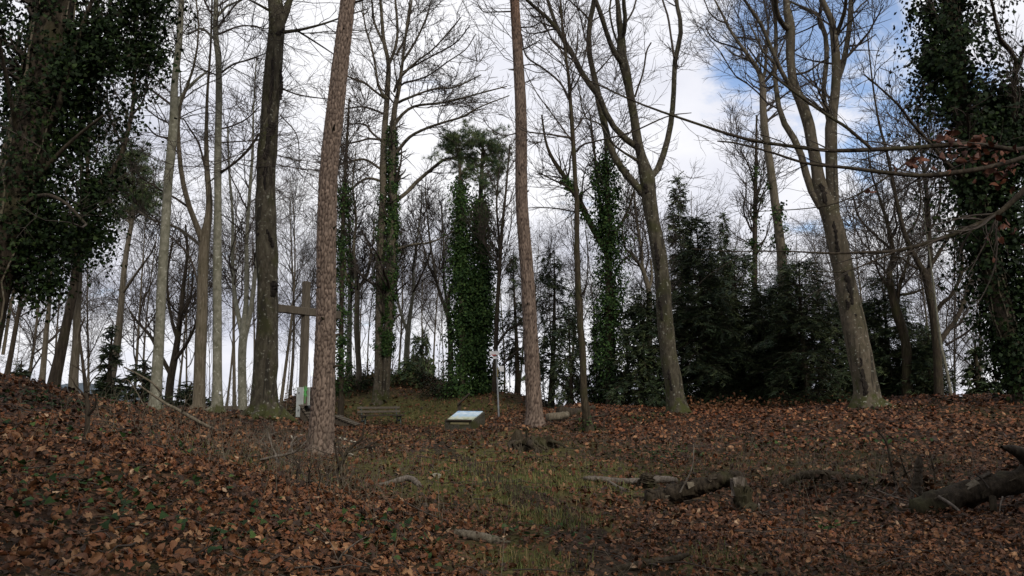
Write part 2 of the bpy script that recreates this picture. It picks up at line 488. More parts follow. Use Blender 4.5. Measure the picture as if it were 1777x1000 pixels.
def ground_mat(name, path=False):
    m, t, bs, l = newmat(name)
    co = nd(t, 'ShaderNodeTexCoord')
    vo = nd(t, 'ShaderNodeTexVoronoi'); vo.inputs['Scale'].default_value = 13 if not path else 22
    nw = nd(t, 'ShaderNodeTexNoise'); nw.inputs['Scale'].default_value = 9; nw.inputs['Detail'].default_value = 3
    l(co.outputs['Object'], nw.inputs['Vector'])
    mv = nd(t, 'ShaderNodeMix', data_type='RGBA'); mv.inputs[0].default_value = 0.12
    l(co.outputs['Object'], mv.inputs[6]); l(nw.outputs['Color'], mv.inputs[7])
    l(mv.outputs[2], vo.inputs['Vector'])
    spx = nd(t, 'ShaderNodeSeparateColor'); l(vo.outputs['Color'], spx.inputs[0])
    if path:
        r1 = ramp(t, [(0.0, (0.018, 0.012, 0.007)), (0.6, (0.034, 0.023, 0.014)), (1.0, (0.06, 0.041, 0.027))])
    else:
        r1 = ramp(t, [(0.0, (0.012, 0.008, 0.005)), (0.5, (0.028, 0.017, 0.011)), (0.8, (0.055, 0.029, 0.017)), (1.0, (0.10, 0.055, 0.034))])
    l(spx.outputs[0], r1.inputs[0])
    n3 = nd(t, 'ShaderNodeTexNoise'); n3.inputs['Scale'].default_value = 0.55; n3.inputs['Detail'].default_value = 6; n3.inputs['Roughness'].default_value = 0.65
    l(co.outputs['Object'], n3.inputs['Vector'])
    rg = ramp(t, [(0.5, 0.0), (0.68, 0.65)]); l(n3.outputs[0], rg.inputs[0])
    mm = nd(t, 'ShaderNodeMix', data_type='RGBA'); l(rg.outputs[0], mm.inputs[0]); l(r1.outputs[0], mm.inputs[6])
    mm.inputs[7].default_value = (0.035, 0.036, 0.012, 1)
    mcol = mm.outputs[2]
    if not path:
        ga = nd(t, 'ShaderNodeAttribute', attribute_name='tint')
        n5 = nd(t, 'ShaderNodeTexNoise'); n5.inputs['Scale'].default_value = 7; n5.inputs['Detail'].default_value = 6
        l(co.outputs['Object'], n5.inputs['Vector'])
        r5 = ramp(t, [(0.3, (0.035, 0.032, 0.012)), (0.55, (0.078, 0.072, 0.022)), (0.7, (0.12, 0.095, 0.038))]); l(n5.outputs[0], r5.inputs[0])
        mg = nd(t, 'ShaderNodeMix', data_type='RGBA'); l(ga.outputs['Fac'], mg.inputs[0]); l(mcol, mg.inputs[6]); l(r5.outputs[0], mg.inputs[7]); mcol = mg.outputs[2]
    l(mcol, bs.inputs['Base Color'])
    bs.inputs['Roughness'].default_value = 0.95; bs.inputs['Specular IOR Level'].default_value = 0.1
    bp = nd(t, 'ShaderNodeBump'); bp.inputs['Strength'].default_value = 0.8; bp.inputs['Distance'].default_value = 0.05
    l(vo.outputs['Distance'], bp.inputs['Height']); l(bp.outputs[0], bs.inputs['Normal'])
    return m


M_GROUND = ground_mat('leaf_mould_soil')
M_PATH = ground_mat('trodden_earth', True)
M_HILL = bark_mat('haze_tinted_wooded_hills', (0.045, 0.06, 0.075), (0.06, 0.08, 0.10), (0.075, 0.10, 0.13), crack=(0.02, 0.02, 0.02), bump=0.0)  # blue of the distant haze is painted into the hill colour

# ---------------------------------------------------------------- ground, path, hills
_ox = np.array([36, 44, 56, 75, 105, 160, 260, 450, 800, 1500, 2600, 4200.])
gx = np.concatenate([-_ox[::-1], np.linspace(-28, 28, 215), _ox])
_oy = np.array([58, 64, 72, 85, 105, 140, 200, 320, 560, 1000, 1800, 3000, 4200.])
gy = np.concatenate([-_ox[::-1][:-1], [-32, -24, -16, -10, -6, -3, -1], np.linspace(0.5, 48, 190), [50, 52, 55], _oy])
GX, GY = np.meshgrid(gx, gy)
GZ = hz(GX, GY)
ii = np.arange(GX.size).reshape(GX.shape)
ground = mk('ground', np.stack([GX, GY, GZ], -1), np.stack([ii[:-1, :-1], ii[:-1, 1:], ii[1:, 1:], ii[1:, :-1]], -1).reshape(-1, 4), M_GROUND, kind='structure')

_dmask = None
PATH_PX = [(1080, 1010), (1030, 960), (975, 900), (915, 862), (850, 822), (800, 795), (765, 772), (748, 756), (745, 742), (770, 738)]
_pp = np.array([hit(a, b) for a, b in PATH_PX])
_pp = np.vstack([[0.9, 3.5, 0], [1.05, 5.2, 0], _pp])
PATHC = catmull(_pp, 120)
_tn = unit(np.gradient(PATHC[:, :2], axis=0)); _sd = np.stack([-_tn[:, 1], _tn[:, 0]], 1)
_u = np.linspace(-1, 1, 11)
_wid = 0.34 + 0.16 * (vnoise2(np.arange(120) * 0.25, np.zeros(120), 5) - 0.3)
PXY = PATHC[:, None, :2] + _sd[:, None] * (_wid[:, None] * _u[None])[..., None]
PZ = hz(PXY[..., 0], PXY[..., 1]) + 0.03 - 0.07 * np.abs(_u[None]) ** 2
pi_ = np.arange(120 * 11).reshape(120, 11)
mk('path', np.concatenate([PXY, PZ[..., None]], -1), np.stack([pi_[:-1, :-1], pi_[1:, :-1], pi_[1:, 1:], pi_[:-1, 1:]], -1).reshape(-1, 4), M_PATH, kind='structure')

_a = np.linspace(math.radians(-75), math.radians(75), 160)
_rr = np.array([1500, 2000, 2500, 3000.])
_A2, _R2 = np.meshgrid(_a, _rr)
_hh = np.array([0, 0.45, 0.8, 1.0])[:, None] * (12 * fbm2(_a * 9 + 20, _a * 0, 2, 5) + 95 * np.exp(-((_a + 0.49) / 0.07) ** 2))[None] - 62
_i2 = np.arange(_A2.size).reshape(_A2.shape)
mk('hills', np.stack([_R2 * np.sin(_A2), _R2 * np.cos(_A2), _hh], -1), np.stack([_i2[:-1, :-1], _i2[:-1, 1:], _i2[1:, 1:], _i2[1:, :-1]], -1).reshape(-1, 4), M_HILL, kind='structure')


# ---------------------------------------------------------------- leaf scatter machinery
def leaf_template(kind, rng):
    if kind == 'maple':
        a = np.linspace(0, 2 * math.pi, 15)[:-1]
        rad = np.array([1.0, 0.62, 0.95, 0.55, 0.8, 0.5, 0.42, 0.3, 0.42, 0.5, 0.8, 0.55, 0.95, 0.62])
    elif kind == 'beech':
        a = np.linspace(0, 2 * math.pi, 9)[:-1]
        rad = np.array([1.0, 0.74, 0.56, 0.7, 0.95, 0.7, 0.56, 0.74])
    elif kind == 'ivy':
        a = np.linspace(0, 2 * math.pi, 7)[:-1]
        rad = np.array([1.0, 0.62, 0.9, 0.35, 0.9, 0.62])
    else:
        a = np.linspace(0, 2 * math.pi, 6)[:-1]
        rad = np.array([1.0, 0.7, 0.85, 0.85, 0.7])
    rad = rad * (0.9 + 0.2 * rng.random(len(a)))
    x, y = rad * np.cos(a) * 0.5, rad * np.sin(a) * 0.5
    c1, c2, tw = rng.uniform(-2.2, 2.2), rng.uniform(-1.2, 1.2), rng.uniform(-1.2, 1.2)
    if kind == 'ivy':
        c1, c2, tw = -0.5, -0.3, 0.1
    z = c1 * y * y + c2 * x * x + tw * x * y + (rng.uniform(-0.06, 0.06, len(a)) if kind != 'ivy' else 0)
    V = np.vstack([[0, 0, 0.03 if kind != 'ivy' else -0.02], np.stack([x, y, z], 1)])
    k = len(a)
    F = np.stack([np.zeros(k, int), np.arange(k) + 1, (np.arange(k) + 1) % k + 1], 1)
    return V, F


def fine_leaf(kind, rng):
    """A leaf with a middle ring, folded along its rib, curled and fluttering at the edge."""
    if kind == 'maple':
        a = np.linspace(0, 2 * math.pi, 15)[:-1]
        rad = np.array([1.0, 0.6, 0.95, 0.5, 0.8, 0.5, 0.42, 0.22, 0.42, 0.5, 0.8, 0.5, 0.95, 0.6])
    else:
        a = np.linspace(0, 2 * math.pi, 11)[:-1]
        rad = np.array([1.0, 0.74, 0.58, 0.54, 0.66, 0.95, 0.66, 0.54, 0.58, 0.74])
    rad = rad * (0.85 + 0.3 * rng.random(len(a))); k = len(a)
    torn = rng.integers(0, k) if rng.random() < 0.4 else None
    if torn is not None:
        rad[torn] *= 0.4; rad[(torn + 1) % k] *= 0.6
    c1, c2, tw, fo = rng.uniform(-2.4, 2.4), rng.uniform(-1.5, 1.5), rng.uniform(-1.4, 1.4), rng.uniform(0.0, 0.8)
    V = [[0, 0, 0]]
    for f in (0.55, 1.0):
        x, y = rad * np.cos(a) * 0.5 * f, rad * np.sin(a) * 0.5 * f
        z = c1 * y * y + c2 * x * x + tw * x * y + fo * np.abs(y) * 0.6 + rng.uniform(-0.05, 0.05, k) * f
        V += np.stack([x, y, z], 1).tolist()
    i = np.arange(k); j = (i + 1) % k
    F = np.vstack([np.stack([0 * i, 1 + i, 1 + j], 1), np.stack([1 + i, 1 + k + i, 1 + k + j], 1), np.stack([1 + i, 1 + k + j, 1 + j], 1)])
    return np.array(V), F


def frames(rng, N):
    """Random spin about normals N (n,3) -> rotation matrices with columns t1,t2,n."""
    n = len(N)
    rv = rng.normal(size=(n, 3))
    t1 = unit(rv - (rv * N).sum(1, keepdims=True) * N)
    t2 = np.cross(N, t1)
    return np.stack([t1, t2, N], -1)


def scatter(P, Rm, S, tint, temps, rng):
    """Copies of the templates -> V, F, tint arrays."""
    w = rng.integers(0, len(temps), len(P))
    Vs, Fs, Ts, off = [], [], [], 0
    for k, (TV, TF) in enumerate(temps):
        s = np.nonzero(w == k)[0]
        if not len(s):
            continue
        V = np.einsum('nij,vj->nvi', Rm[s], TV) * S[s][:, None, None] + P[s][:, None, :]
        F = TF[None] + (np.arange(len(s)) * len(TV))[:, None, None] + off
        Vs.append(V.reshape(-1, 3)); Fs.append(F.reshape(-1, 3)); Ts.append(np.repeat(tint[s], len(TV), axis=0))
        off += len(s) * len(TV)
    return np.vstack(Vs), np.vstack(Fs), np.vstack(Ts)


LITTER_COL = np.array([(0.13, 0.056, 0.024), (0.19, 0.085, 0.036), (0.075, 0.033, 0.016), (0.235, 0.115, 0.052), (0.165, 0.058, 0.021), (0.04, 0.022, 0.013), (0.32, 0.185, 0.095), (0.10, 0.056, 0.03), (0.40, 0.28, 0.18)])
LITTER_P = np.array([.2, .14, .2, .09, .1, .15, .04, .07, .01])
LITTER_COL = LITTER_COL * np.array([0.70, 0.66, 0.62])


def litter_tint(rng, n, orange=0.0):
    c = LITTER_COL[rng.choice(len(LITTER_COL), n, p=LITTER_P)] * (0.75 + 0.5 * rng.random((n, 1)))
    orange = np.broadcast_to(orange, (n, 1))
    return np.clip(c * np.hstack([1 + 0.2 * orange, 1 + 0.08 * orange, 1 + 0 * orange]), 0, 1)


GBLOB = np.array([list(hit(a, b)[:2]) + [r, w] for a, b, r, w in [(840, 842, 1.2, 1), (760, 800, 2.0, .9), (930, 832, 1.5, 1), (1000, 850, .9, 1.1), (900, 890, .7, .9), (965, 915, .6, .9), (700, 762, 2.4, .7), (860, 785, 2.0, .8), (740, 716, 2.6, .9), (690, 708, 2.4, .8), (800, 722, 2.0, .8), (640, 702, 2.4, .7), (830, 765, 2.2, .6), (915, 985, .5, .9), (870, 955, .5, .7), (1070, 820, 1.1, .8), (620, 775, 1.2, .6), (1240, 985, .5, .7), (1300, 805, 1.6, .35), (1430, 815, 1.6, .35), (480, 800, 1.2, .35)]])


def greenmask(x, y):
    """1 where the floor is grassy."""
    m = np.zeros(np.shape(x))
    for a, b, r, w in GBLOB:
        m = np.maximum(m, w * np.exp(-0.5 * ((x - a) ** 2 + (y - b) ** 2) / r ** 2))
    return np.clip(m * 1.6 * (0.35 + 1.3 * fbm2(x * 1.3 + 3, y * 1.3 + 7, 21, 4)) - 0.25, 0, 1)


_pd_xy = PATHC[::2, :2]


def path_dist(x, y):
    d = np.full(x.shape, 1e9)
    for c in _pd_xy:
        d = np.minimum(d, np.hypot(x - c[0], y - c[1]))
    return d


def region_pts(rng, y0, y1, dens, margin=1.0):
    n = int(dens * (y1 - y0) * (0.66 * (y0 + y1) + 2 * margin))
    y = np.sqrt(rng.uniform(y0 ** 2, y1 ** 2, n))
    x = rng.uniform(-1, 1, n) * (0.66 * y + margin)
    return x, y


_gm = greenmask(GX.ravel(), GY.ravel())
_at = ground.data.attributes.new('tint', 'FLOAT_COLOR', 'POINT')
_gc = np.ones((GX.size, 4), np.float32); _gc[:, :3] = _gm[:, None]
_at.data.foreach_set('color', _gc.ravel())

rng = RS(11)
T_BIG = [leaf_template('maple', rng) for _ in range(6)] + [leaf_template('beech', rng) for _ in range(10)]
T_FINE = [fine_leaf('maple', rng) for _ in range(9)] + [fine_leaf('beech', rng) for _ in range(7)]
T_SMALL = [leaf_template('plain', rng) for _ in range(8)]
T_TINY = [(np.array([[0.5, 0, rng.uniform(-.1, .15)], [0.05, 0.36, rng.uniform(-.15, .15)], [-0.5, 0.02, rng.uniform(-.1, .15)], [-0.02, -0.36, rng.uniform(-.15, .15)]]) * rng.uniform(0.8, 1.2, (4, 1)), np.array([[0, 1, 2], [0, 2, 3]])) for _ in range(10)]
parts = []
for (y0, y1, dens, s0, s1, T) in [(3.0, 9.5, 520, 0.03, 0.09, T_BIG), (9.5, 15, 180, 0.045, 0.115, T_BIG[6:] + T_SMALL), (15, 33, 112, 0.07, 0.14, T_TINY), (33, 46, 20, 0.13, 0.22, T_TINY)]:
    x, y = region_pts(rng, y0, y1, dens)
    keep = rng.random(len(x)) > 0.62 * np.exp(-(path_dist(x, y) / 0.42) ** 2)
    keep &= rng.random(len(x)) > 0.5 * greenmask(x, y)
    x, y = x[keep], y[keep]
    N = unit(hnorm(x, y) + rng.normal(size=(len(x), 3)) * np.where(y < 15, 0.62, 0.48)[:, None])
    N[:, 2] = np.abs(N[:, 2])
    S = (s0 + (s1 - s0) * rng.random(len(x)) ** 1.5) * np.where((x < -0.5) & (y < 10), 1.1, 0.95)
    P = np.stack([x, y, hz(x, y) + 0.01 + 0.06 * rng.random(len(x)) ** 1.5 + 0.25 * S * (1 - N[:, 2])], -1)
    parts.append((P, frames(rng, N), S, litter_tint(rng, len(x), np.clip((y - 14) / 8, 0, 1)[:, None] * (x > 2)[:, None]), T))
# the 300 largest in view: leaves of their own
P, Rm, S, TI, T = parts[0]
infr = (np.abs(P[:, 0]) < 0.62 * P[:, 1]) & ((P[:, 2] - EYE) / P[:, 1] > -0.218) & (P[:, 1] > 4.2)
score = np.where(infr & (S < 0.1), S / P[:, 1] * (P[:, 1] > 4.4) * (0.4 + 0.6 * (Rm[:, 2, 2] < 0.9)), 0)
top = np.argsort(-score)[:300]
leafmesh = []
for k, (TV, TF) in enumerate(T_FINE):
    for c in (0, 1, 3, 4, 6):
        o = mk('leaf', TV, TF, M_LITTER, tint=np.tile(LITTER_COL[c] * rng.uniform(0.8, 1.2), (len(TV), 1)))
        leafmesh.append(o.data); bpy.data.objects.remove(o)
from mathutils import Matrix
for j in top:
    o = bpy.data.objects.new('leaf', leafmesh[rng.integers(len(leafmesh))])
    COL.objects.link(o); o.parent = ground
    M4 = np.eye(4); M4[:3, :3] = Rm[j] * S[j]; M4[:3, 3] = P[j] + [0, 0, 0.012]
    o.matrix_local = Matrix(M4.tolist())
rest = np.ones(len(P), bool); rest[top] = False
P, Rm, S, TI = P[rest], Rm[rest], S[rest], TI[rest]
big = (S > 0.055) & (P[:, 1] < 7.2)
parts[0] = (P[~big], Rm[~big], S[~big], TI[~big], T)
parts.append((P[big], Rm[big], S[big], TI[big], T_FINE))
vv, ff, tt, off = [], [], [], 0
for p in parts:
    V, F, TI = scatter(*p, rng)
    vv.append(V); ff.append(F + off); tt.append(TI); off += len(V)
mk('leaf_litter', np.vstack(vv), np.vstack(ff), M_LITTER, parent=ground, tint=np.vstack(tt), smooth=False, kind='stuff')


# grass, straw and ground ivy
def blades(P, h, wdt, lean, rng, tint):
    n = len(P)
    a = rng.random(n) * 2 * math.pi
    d = np.stack([np.cos(a), np.sin(a), np.zeros(n)], 1); s = np.stack([-np.sin(a), np.cos(a), np.zeros(n)], 1)
    up = np.array([0, 0, 1.0])
    ln = lean * rng.random((n, 1))
    w_ = wdt[:, None] * s * 0.5
    m = P + h[:, None] * (0.55 * up + 0.3 * ln * d)
    e = P + h[:, None] * ((0.95 - 0.35 * ln) * up + ln * d)
    V = np.stack([P - w_, P + w_, m + 0.7 * w_, m - 0.7 * w_, e], 1).reshape(-1, 3)
    b = (np.arange(n) * 5)[:, None]
    return V, [b + np.array([[0, 1, 2, 3]]), b + np.array([[3, 2, 4]])], np.repeat(tint, 5, axis=0)


rng = RS(12)
gp = []
for (px, py, rad, n) in [(1000, 852, 0.75, 650), (960, 845, 0.8, 350), (940, 905, 0.5, 420), (985, 915, 0.35, 260), (900, 880, 0.8, 320), (860, 838, 1.1, 500), (820, 815, 1.3, 500), (760, 800, 1.6, 420), (900, 820, 1.6, 520),
                         (700, 760, 2.4, 520), (740, 712, 2.6, 900), (690, 712, 2.2, 300), (800, 725, 1.6, 260), (1040, 815, 1.4, 300), (640, 700, 3.0, 400), (900, 985, 0.35, 220), (960, 1000, 0.3, 160),
                         (840, 855, 0.9, 350), (1300, 810, 2.2, 260), (1420, 820, 2.0, 240), (450, 800, 1.2, 220), (520, 830, 0.9, 220), (1230, 980, 0.35, 150)]:
    c = hit(px, py)
    q = rng.normal(size=(n, 2)) * rad * 0.6 + c[:2]
    gp.append(q)
_ntuft = sum(len(g) for g in gp)
x, y = region_pts(rng, 4, 36, 120)
k = rng.random(len(x)) < greenmask(x, y)
gp.append(np.stack([x[k], y[k]], 1))
q = np.vstack(gp)
dist = q[:, 1]
straw = rng.random(len(q)) < np.where((dist > 20), 0.6, 0.35)
tint = np.where(straw[:, None], np.array([0.15, 0.11, 0.046]), np.array([0.07, 0.088, 0.02])) * (0.6 + 0.7 * rng.random((len(q), 1)))
V, F, TI = blades(np.stack([q[:, 0], q[:, 1], hz(q[:, 0], q[:, 1]) - 0.01], 1), np.where(np.arange(len(q)) < _ntuft, rng.uniform(0.07, 0.2, len(q)), rng.uniform(0.02, 0.065, len(q))), 0.004 + 0.0004 * dist, 0.9, rng, tint)
mk('grass', V, F, M_GRASS, tint=TI, kind='stuff')

rng = RS(13)
T_IVY = [leaf_template('ivy', rng) for _ in range(4)]
T_IVY2 = [(np.array([[0.5, 0, -0.05], [-0.05, 0.42, 0.02], [-0.42, 0, -0.02], [-0.05, -0.42, 0.02]]) * rng.uniform(0.85, 1.15, (4, 1)), np.array([[0, 1, 2], [0, 2, 3]])) for _ in range(4)]
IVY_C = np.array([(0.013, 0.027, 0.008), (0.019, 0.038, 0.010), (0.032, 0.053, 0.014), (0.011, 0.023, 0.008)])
gp = []
for (px, py, rad, n) in [(60, 700, 0.9, 200), (30, 830, 0.6, 120), (170, 860, 0.6, 140), (90, 760, 0.8, 150), (330, 850, 0.6, 100), (250, 900, 0.5, 100), (420, 950, 0.5, 90), (180, 700, 0.9, 90), (30, 900, 0.5, 90), (520, 930, 0.5, 60),
                         (1380, 780, 1.0, 120), (1540, 775, 0.9, 120), (1450, 925, 0.3, 20), (1160, 795, 0.9, 120), (930, 940, 0.5, 40), (640, 920, 0.6, 60), (300, 780, 0.8, 110), (690, 955, 0.5, 50), (1120, 730, 0.8, 110), (1500, 700, 0.4, 120), (1300, 770, 1.0, 60), (1021, 748, 0.25, 80), (705, 720, 2.0, 260), (760, 690, 2.0, 200), (1560, 712, 0.5, 60)]:
    c = hit(px, py); n = int(n * (0.5 if px < 560 and py > 720 else 1))
    gp.append(rng.normal(size=(n, 2)) * rad * 0.5 + c[:2])
q = np.vstack(gp)
N = unit(np.array([0, 0, 1.0]) + rng.normal(size=(len(q), 3)) * 0.45)
V, F, TI = scatter(np.stack([q[:, 0], q[:, 1], hz(q[:, 0], q[:, 1]) + rng.uniform(0.03, 0.14, len(q))], 1), frames(rng, N), rng.uniform(0.05, 0.10, len(q)), IVY_C[rng.integers(0, 4, len(q))] * rng.uniform(0.8, 1.5, (len(q), 1)), T_IVY, rng)
mk('ground_ivy', V, F, M_IVY, tint=TI, smooth=False, kind='stuff')

# small fallen twigs on the floor
rng = RS(14)
x, y = region_pts(rng, 4, 26, 2.6)
n = len(x)
a = rng.random(n) * 2 * math.pi
ln = rng.uniform(0.2, 0.9, n)
t = np.linspace(-0.5, 0.5, 5)
cx = x[:, None] + np.cos(a)[:, None] * ln[:, None] * t + rng.normal(size=(n, 5)) * 0.02
cy = y[:, None] + np.sin(a)[:, None] * ln[:, None] * t + rng.normal(size=(n, 5)) * 0.02
P = np.stack([cx, cy, hz(cx, cy) + 0.04 + rng.random((n, 5)) * 0.05], -1)
R = rng.uniform(0.003, 0.009, n)[:, None] * np.linspace(1, 0.5, 5)
V, F = tubes(P, R, 4)
mk('fallen_twigs', V, F, M_TWIG, kind='stuff')
# upright dry stalks and bramble shoots
x, y = region_pts(rng, 6, 24, 3.2)
k = rng.random(len(x)) < np.clip((fbm2(x * 0.4, y * 0.4, 5, 3) - 0.42) * 5, 0, 1)
x, y = x[k], y[k]
_ex = [hit(a, b)[:2] + rng.normal(size=(int(m * 0.6), 2)) * r for a, b, r, m in [(520, 830, .9, 240), (430, 790, 1.0, 240), (620, 800, .8, 160), (580, 850, .7, 160), (480, 760, 1.2, 160), (1400, 835, 1.0, 220), (1520, 850, .9, 220), (1340, 800, 1.2, 160), (700, 900, .5, 60), (200, 745, 1.0, 120), (300, 735, 1.2, 140), (1620, 820, 1.0, 100), (1200, 790, 1.0, 80), (1060, 790, 1.2, 120)]]
x = np.concatenate([x] + [e[:, 0] for e in _ex]); y = np.concatenate([y] + [e[:, 1] for e in _ex]); n = len(x)
P = np.zeros((n, 5, 3)); P[:, 0] = np.stack([x, y, hz(x, y) - 0.02], 1)
d = unit(rng.normal(size=(n, 3)) * 0.35 + [0, 0, 1]); hh = rng.uniform(0.15, 0.6, n)
for j in range(1, 5):
    d = unit(d + rng.normal(size=(n, 3)) * 0.18); P[:, j] = P[:, j - 1] + d * hh[:, None] / 4
V, F = tubes(P[:, ::2], np.full((n, 5), 0.003)[:, ::2] * np.linspace(1.3, 0.6, 3), 3)
mk('dry_stalks', V, F, M_ASH, kind='stuff')


# ---------------------------------------------------------------- trees
def ext_poly(P, R, ext, rng, up=0.5):
    d = unit(P[-1] - P[-3]); step = ext / 5.0
    pts, rad = [P], [R]
    p, r = P[-1], R[-1]
    for j in range(5):
        d = unit(d + np.array([0, 0, up * 0.15]) + rng.normal(size=3) * 0.09)
        p = p + d * step; r = r * 0.84
        pts.append(p[None]); rad.append([r])
    return np.vstack(pts), np.concatenate(rad)


def polyline(pts, Y, dY=0.0, n=20, ext=0.0, rng=None, base_sink=0.0):
    a = np.array(pts, float)
    u = np.linspace(0, 1, len(a))
    Yv = Y + dY * u
    P = W(a[:, 0], a[:, 1], Yv)
    R = a[:, 2] * 0.5 * Yv / FPX
    if ext and a[-1, 1] < 8:
        P, R = ext_poly(P, R, ext, rng)
    if base_sink:
        P = np.vstack([[P[0] + (P[0] - P[1]) * 0.0 - np.array([0, 0, base_sink])], P]); R = np.concatenate([[R[0] * 1.15], R])
    Q = catmull(np.hstack([P, R[:, None]]), n)
    return Q[:, :3], np.maximum(Q[:, 3], 0.002)


def trunk_mesh(P, R, k, rng, base_z, flare=0.5, lobes=5, lump=0.06):
    n = len(P)
    a = np.arange(k) * 2 * math.pi / k
    h = np.maximum(P[:, 2] - base_z, -0.3)
    ph = rng.random() * 6
    fl = flare * np.exp(-np.maximum(h, 0) / 0.35)[:, None] * (0.75 + 0.55 * np.cos(lobes * a + ph)[None] + 0.25 * np.cos((lobes - 2) * a + 2 * ph)[None])
    H, A = np.meshgrid(h, a, indexing='ij')
    s = int(rng.integers(1, 999))
    lu = lump * (vnoise2(H * 2.2, np.cos(A) * 1.2 + 5, s) + vnoise2(H * 2.2, np.sin(A) * 1.2 + 9, s + 1) - 1) + 0.4 * lump * (vnoise2(H * 7, A * 3.2, s + 2) - 0.5)
    return tubes(P[None], R[None], k, (1 + fl + lu)[None])


def crown_parts(rng, scaff, cfg, Yd):
    """All the branching beyond the traced limbs -> list of (V,F)."""
    PP = np.stack([p for p, r in scaff]); PR = np.stack([r for p, r in scaff])
    rm = cfg.get('rmin', 0.00021 * Yd)
    sc_ = cfg.get('scale', 1.0)
    out_ = []
    if cfg.get('n1', 0):
        P1, R1 = grow(rng, PP, PR, cfg['n1'], cfg.get('t0', 0.1), 1.0, 2.2 * sc_, 4.8 * sc_, cfg.get('a1', 0.85), cfg.get('up1', 0.08), 10, 0.42, 0.16, 0.012, cfg.get('flat', 0.6))
        out_.append((P1, R1, 6))
        PP1 = np.concatenate([PP[:, np.linspace(0, PP.shape[1] - 1, 10).astype(int)], P1]); PR1 = np.concatenate([PR[:, np.linspace(0, PP.shape[1] - 1, 10).astype(int)], R1])
    else:
        ix = np.linspace(0, PP.shape[1] - 1, 10).astype(int)
        PP1, PR1 = PP[:, ix], PR[:, ix]
    P2, R2 = grow(rng, PP1, PR1, cfg['n2'], cfg.get('t0', 0.1), 1.0, 1.1 * sc_, 2.8 * sc_, 0.8, cfg.get('up', 0.05), 6, 0.42, 0.17, 2.2 * rm, cfg.get('flat', 0.6))
    out_.append((P2, R2, 3))
    P3, R3 = grow(rng, P2, R2, cfg['n3'], 0.08, 1.0, 0.5 * sc_, 1.5 * sc_, 0.75, cfg.get('up', 0.05), 5, 0.55, 0.17, 1.4 * rm, cfg.get('flat', 0.6))
    out_.append((P3, R3, 3))
    if cfg.get('n4'):
        P4, R4 = grow(rng, P3, R3, int(0.74 * cfg['n4']), 0.05, 1.0, 0.25 * sc_, 0.8 * sc_, 0.75, cfg.get('up', 0.05), 3, 0.6, 0.15, rm, cfg.get('flat', 0.6))
        out_.append((P4, R4, 3))
    return out_


def ivy_on(rng, P, R, n, thick, size, parent, base, t0=0.0, t1=1.0, clump=0.28, grad=None, name='ivy', baked_light=1.0, nst=0):
    """Ivy leaves in clumps round a polyline; thick(t) gives how far the mass stands off the bark."""
    m = len(P)
    nc = max(12, n // 38)
    t = rng.uniform(t0, t1, nc) * (m - 1)
    i = np.minimum(t.astype(int), m - 2); f = (t - i)[:, None]
    c = P[i] * (1 - f) + P[i + 1] * f
    tan = unit(P[i + 1] - P[i]); r = R[i]
    rv = rng.normal(size=(nc, 3)); o = unit(rv - (rv * tan).sum(1, keepdims=True) * tan)
    th = thick(t / (m - 1)) if callable(thick) else np.full(nc, thick)
    c = c + o * (r + th * rng.random(nc) ** 1.3)[:, None]
    w = rng.integers(0, nc, n)
    q = c[w] + rng.normal(size=(n, 3)) * (clump * (0.5 + 0.8 * rng.random(nc)))[w][:, None] * np.array([1, 1, 1.25])
    # pull anything that fell inside the trunk back to its bark
    N = unit(o[w] * 0.9 + rng.normal(size=(n, 3)) * 0.45 + [0, 0, 0.35])
    S = size * rng.uniform(0.65, 1.25, n)
    tint = IVY_C[rng.integers(0, 4, n)] * rng.uniform(0.7, 1.7, (n, 1)) * baked_light
    V, F, TI = scatter(q - base, frames(rng, N), S, tint, T_IVY if base[1] < 11 else T_IVY2, rng)
    for q_ in range(nst):         # old ivy stems climbing the bark
        tt_ = np.linspace(rng.uniform(0, 0.25), rng.uniform(0.6, 0.98), 30); a_ = rng.uniform(0, 6.28) + np.cumsum(rng.normal(size=30) * 0.16)
        c_ = np.stack([np.interp(tt_ * (m - 1), np.arange(m), P[:, d_]) for d_ in range(3)], 1); r_ = np.interp(tt_ * (m - 1), np.arange(m), R)
        p_ = c_ + np.stack([np.cos(a_), np.sin(a_), 0 * a_], 1) * (r_ * 1.06 + 0.012)[:, None]
        Vs_, Fs_ = tubes(p_[None], np.linspace(0.02, 0.008, 30)[None] * rng.uniform(0.6, 1.3), 6)
        mk('ivy_stem', Vs_ - base, Fs_, M_ASH, parent)
    return mk(name, V, F, M_IVY, parent=parent, tint=TI, smooth=False, kind='stuff')


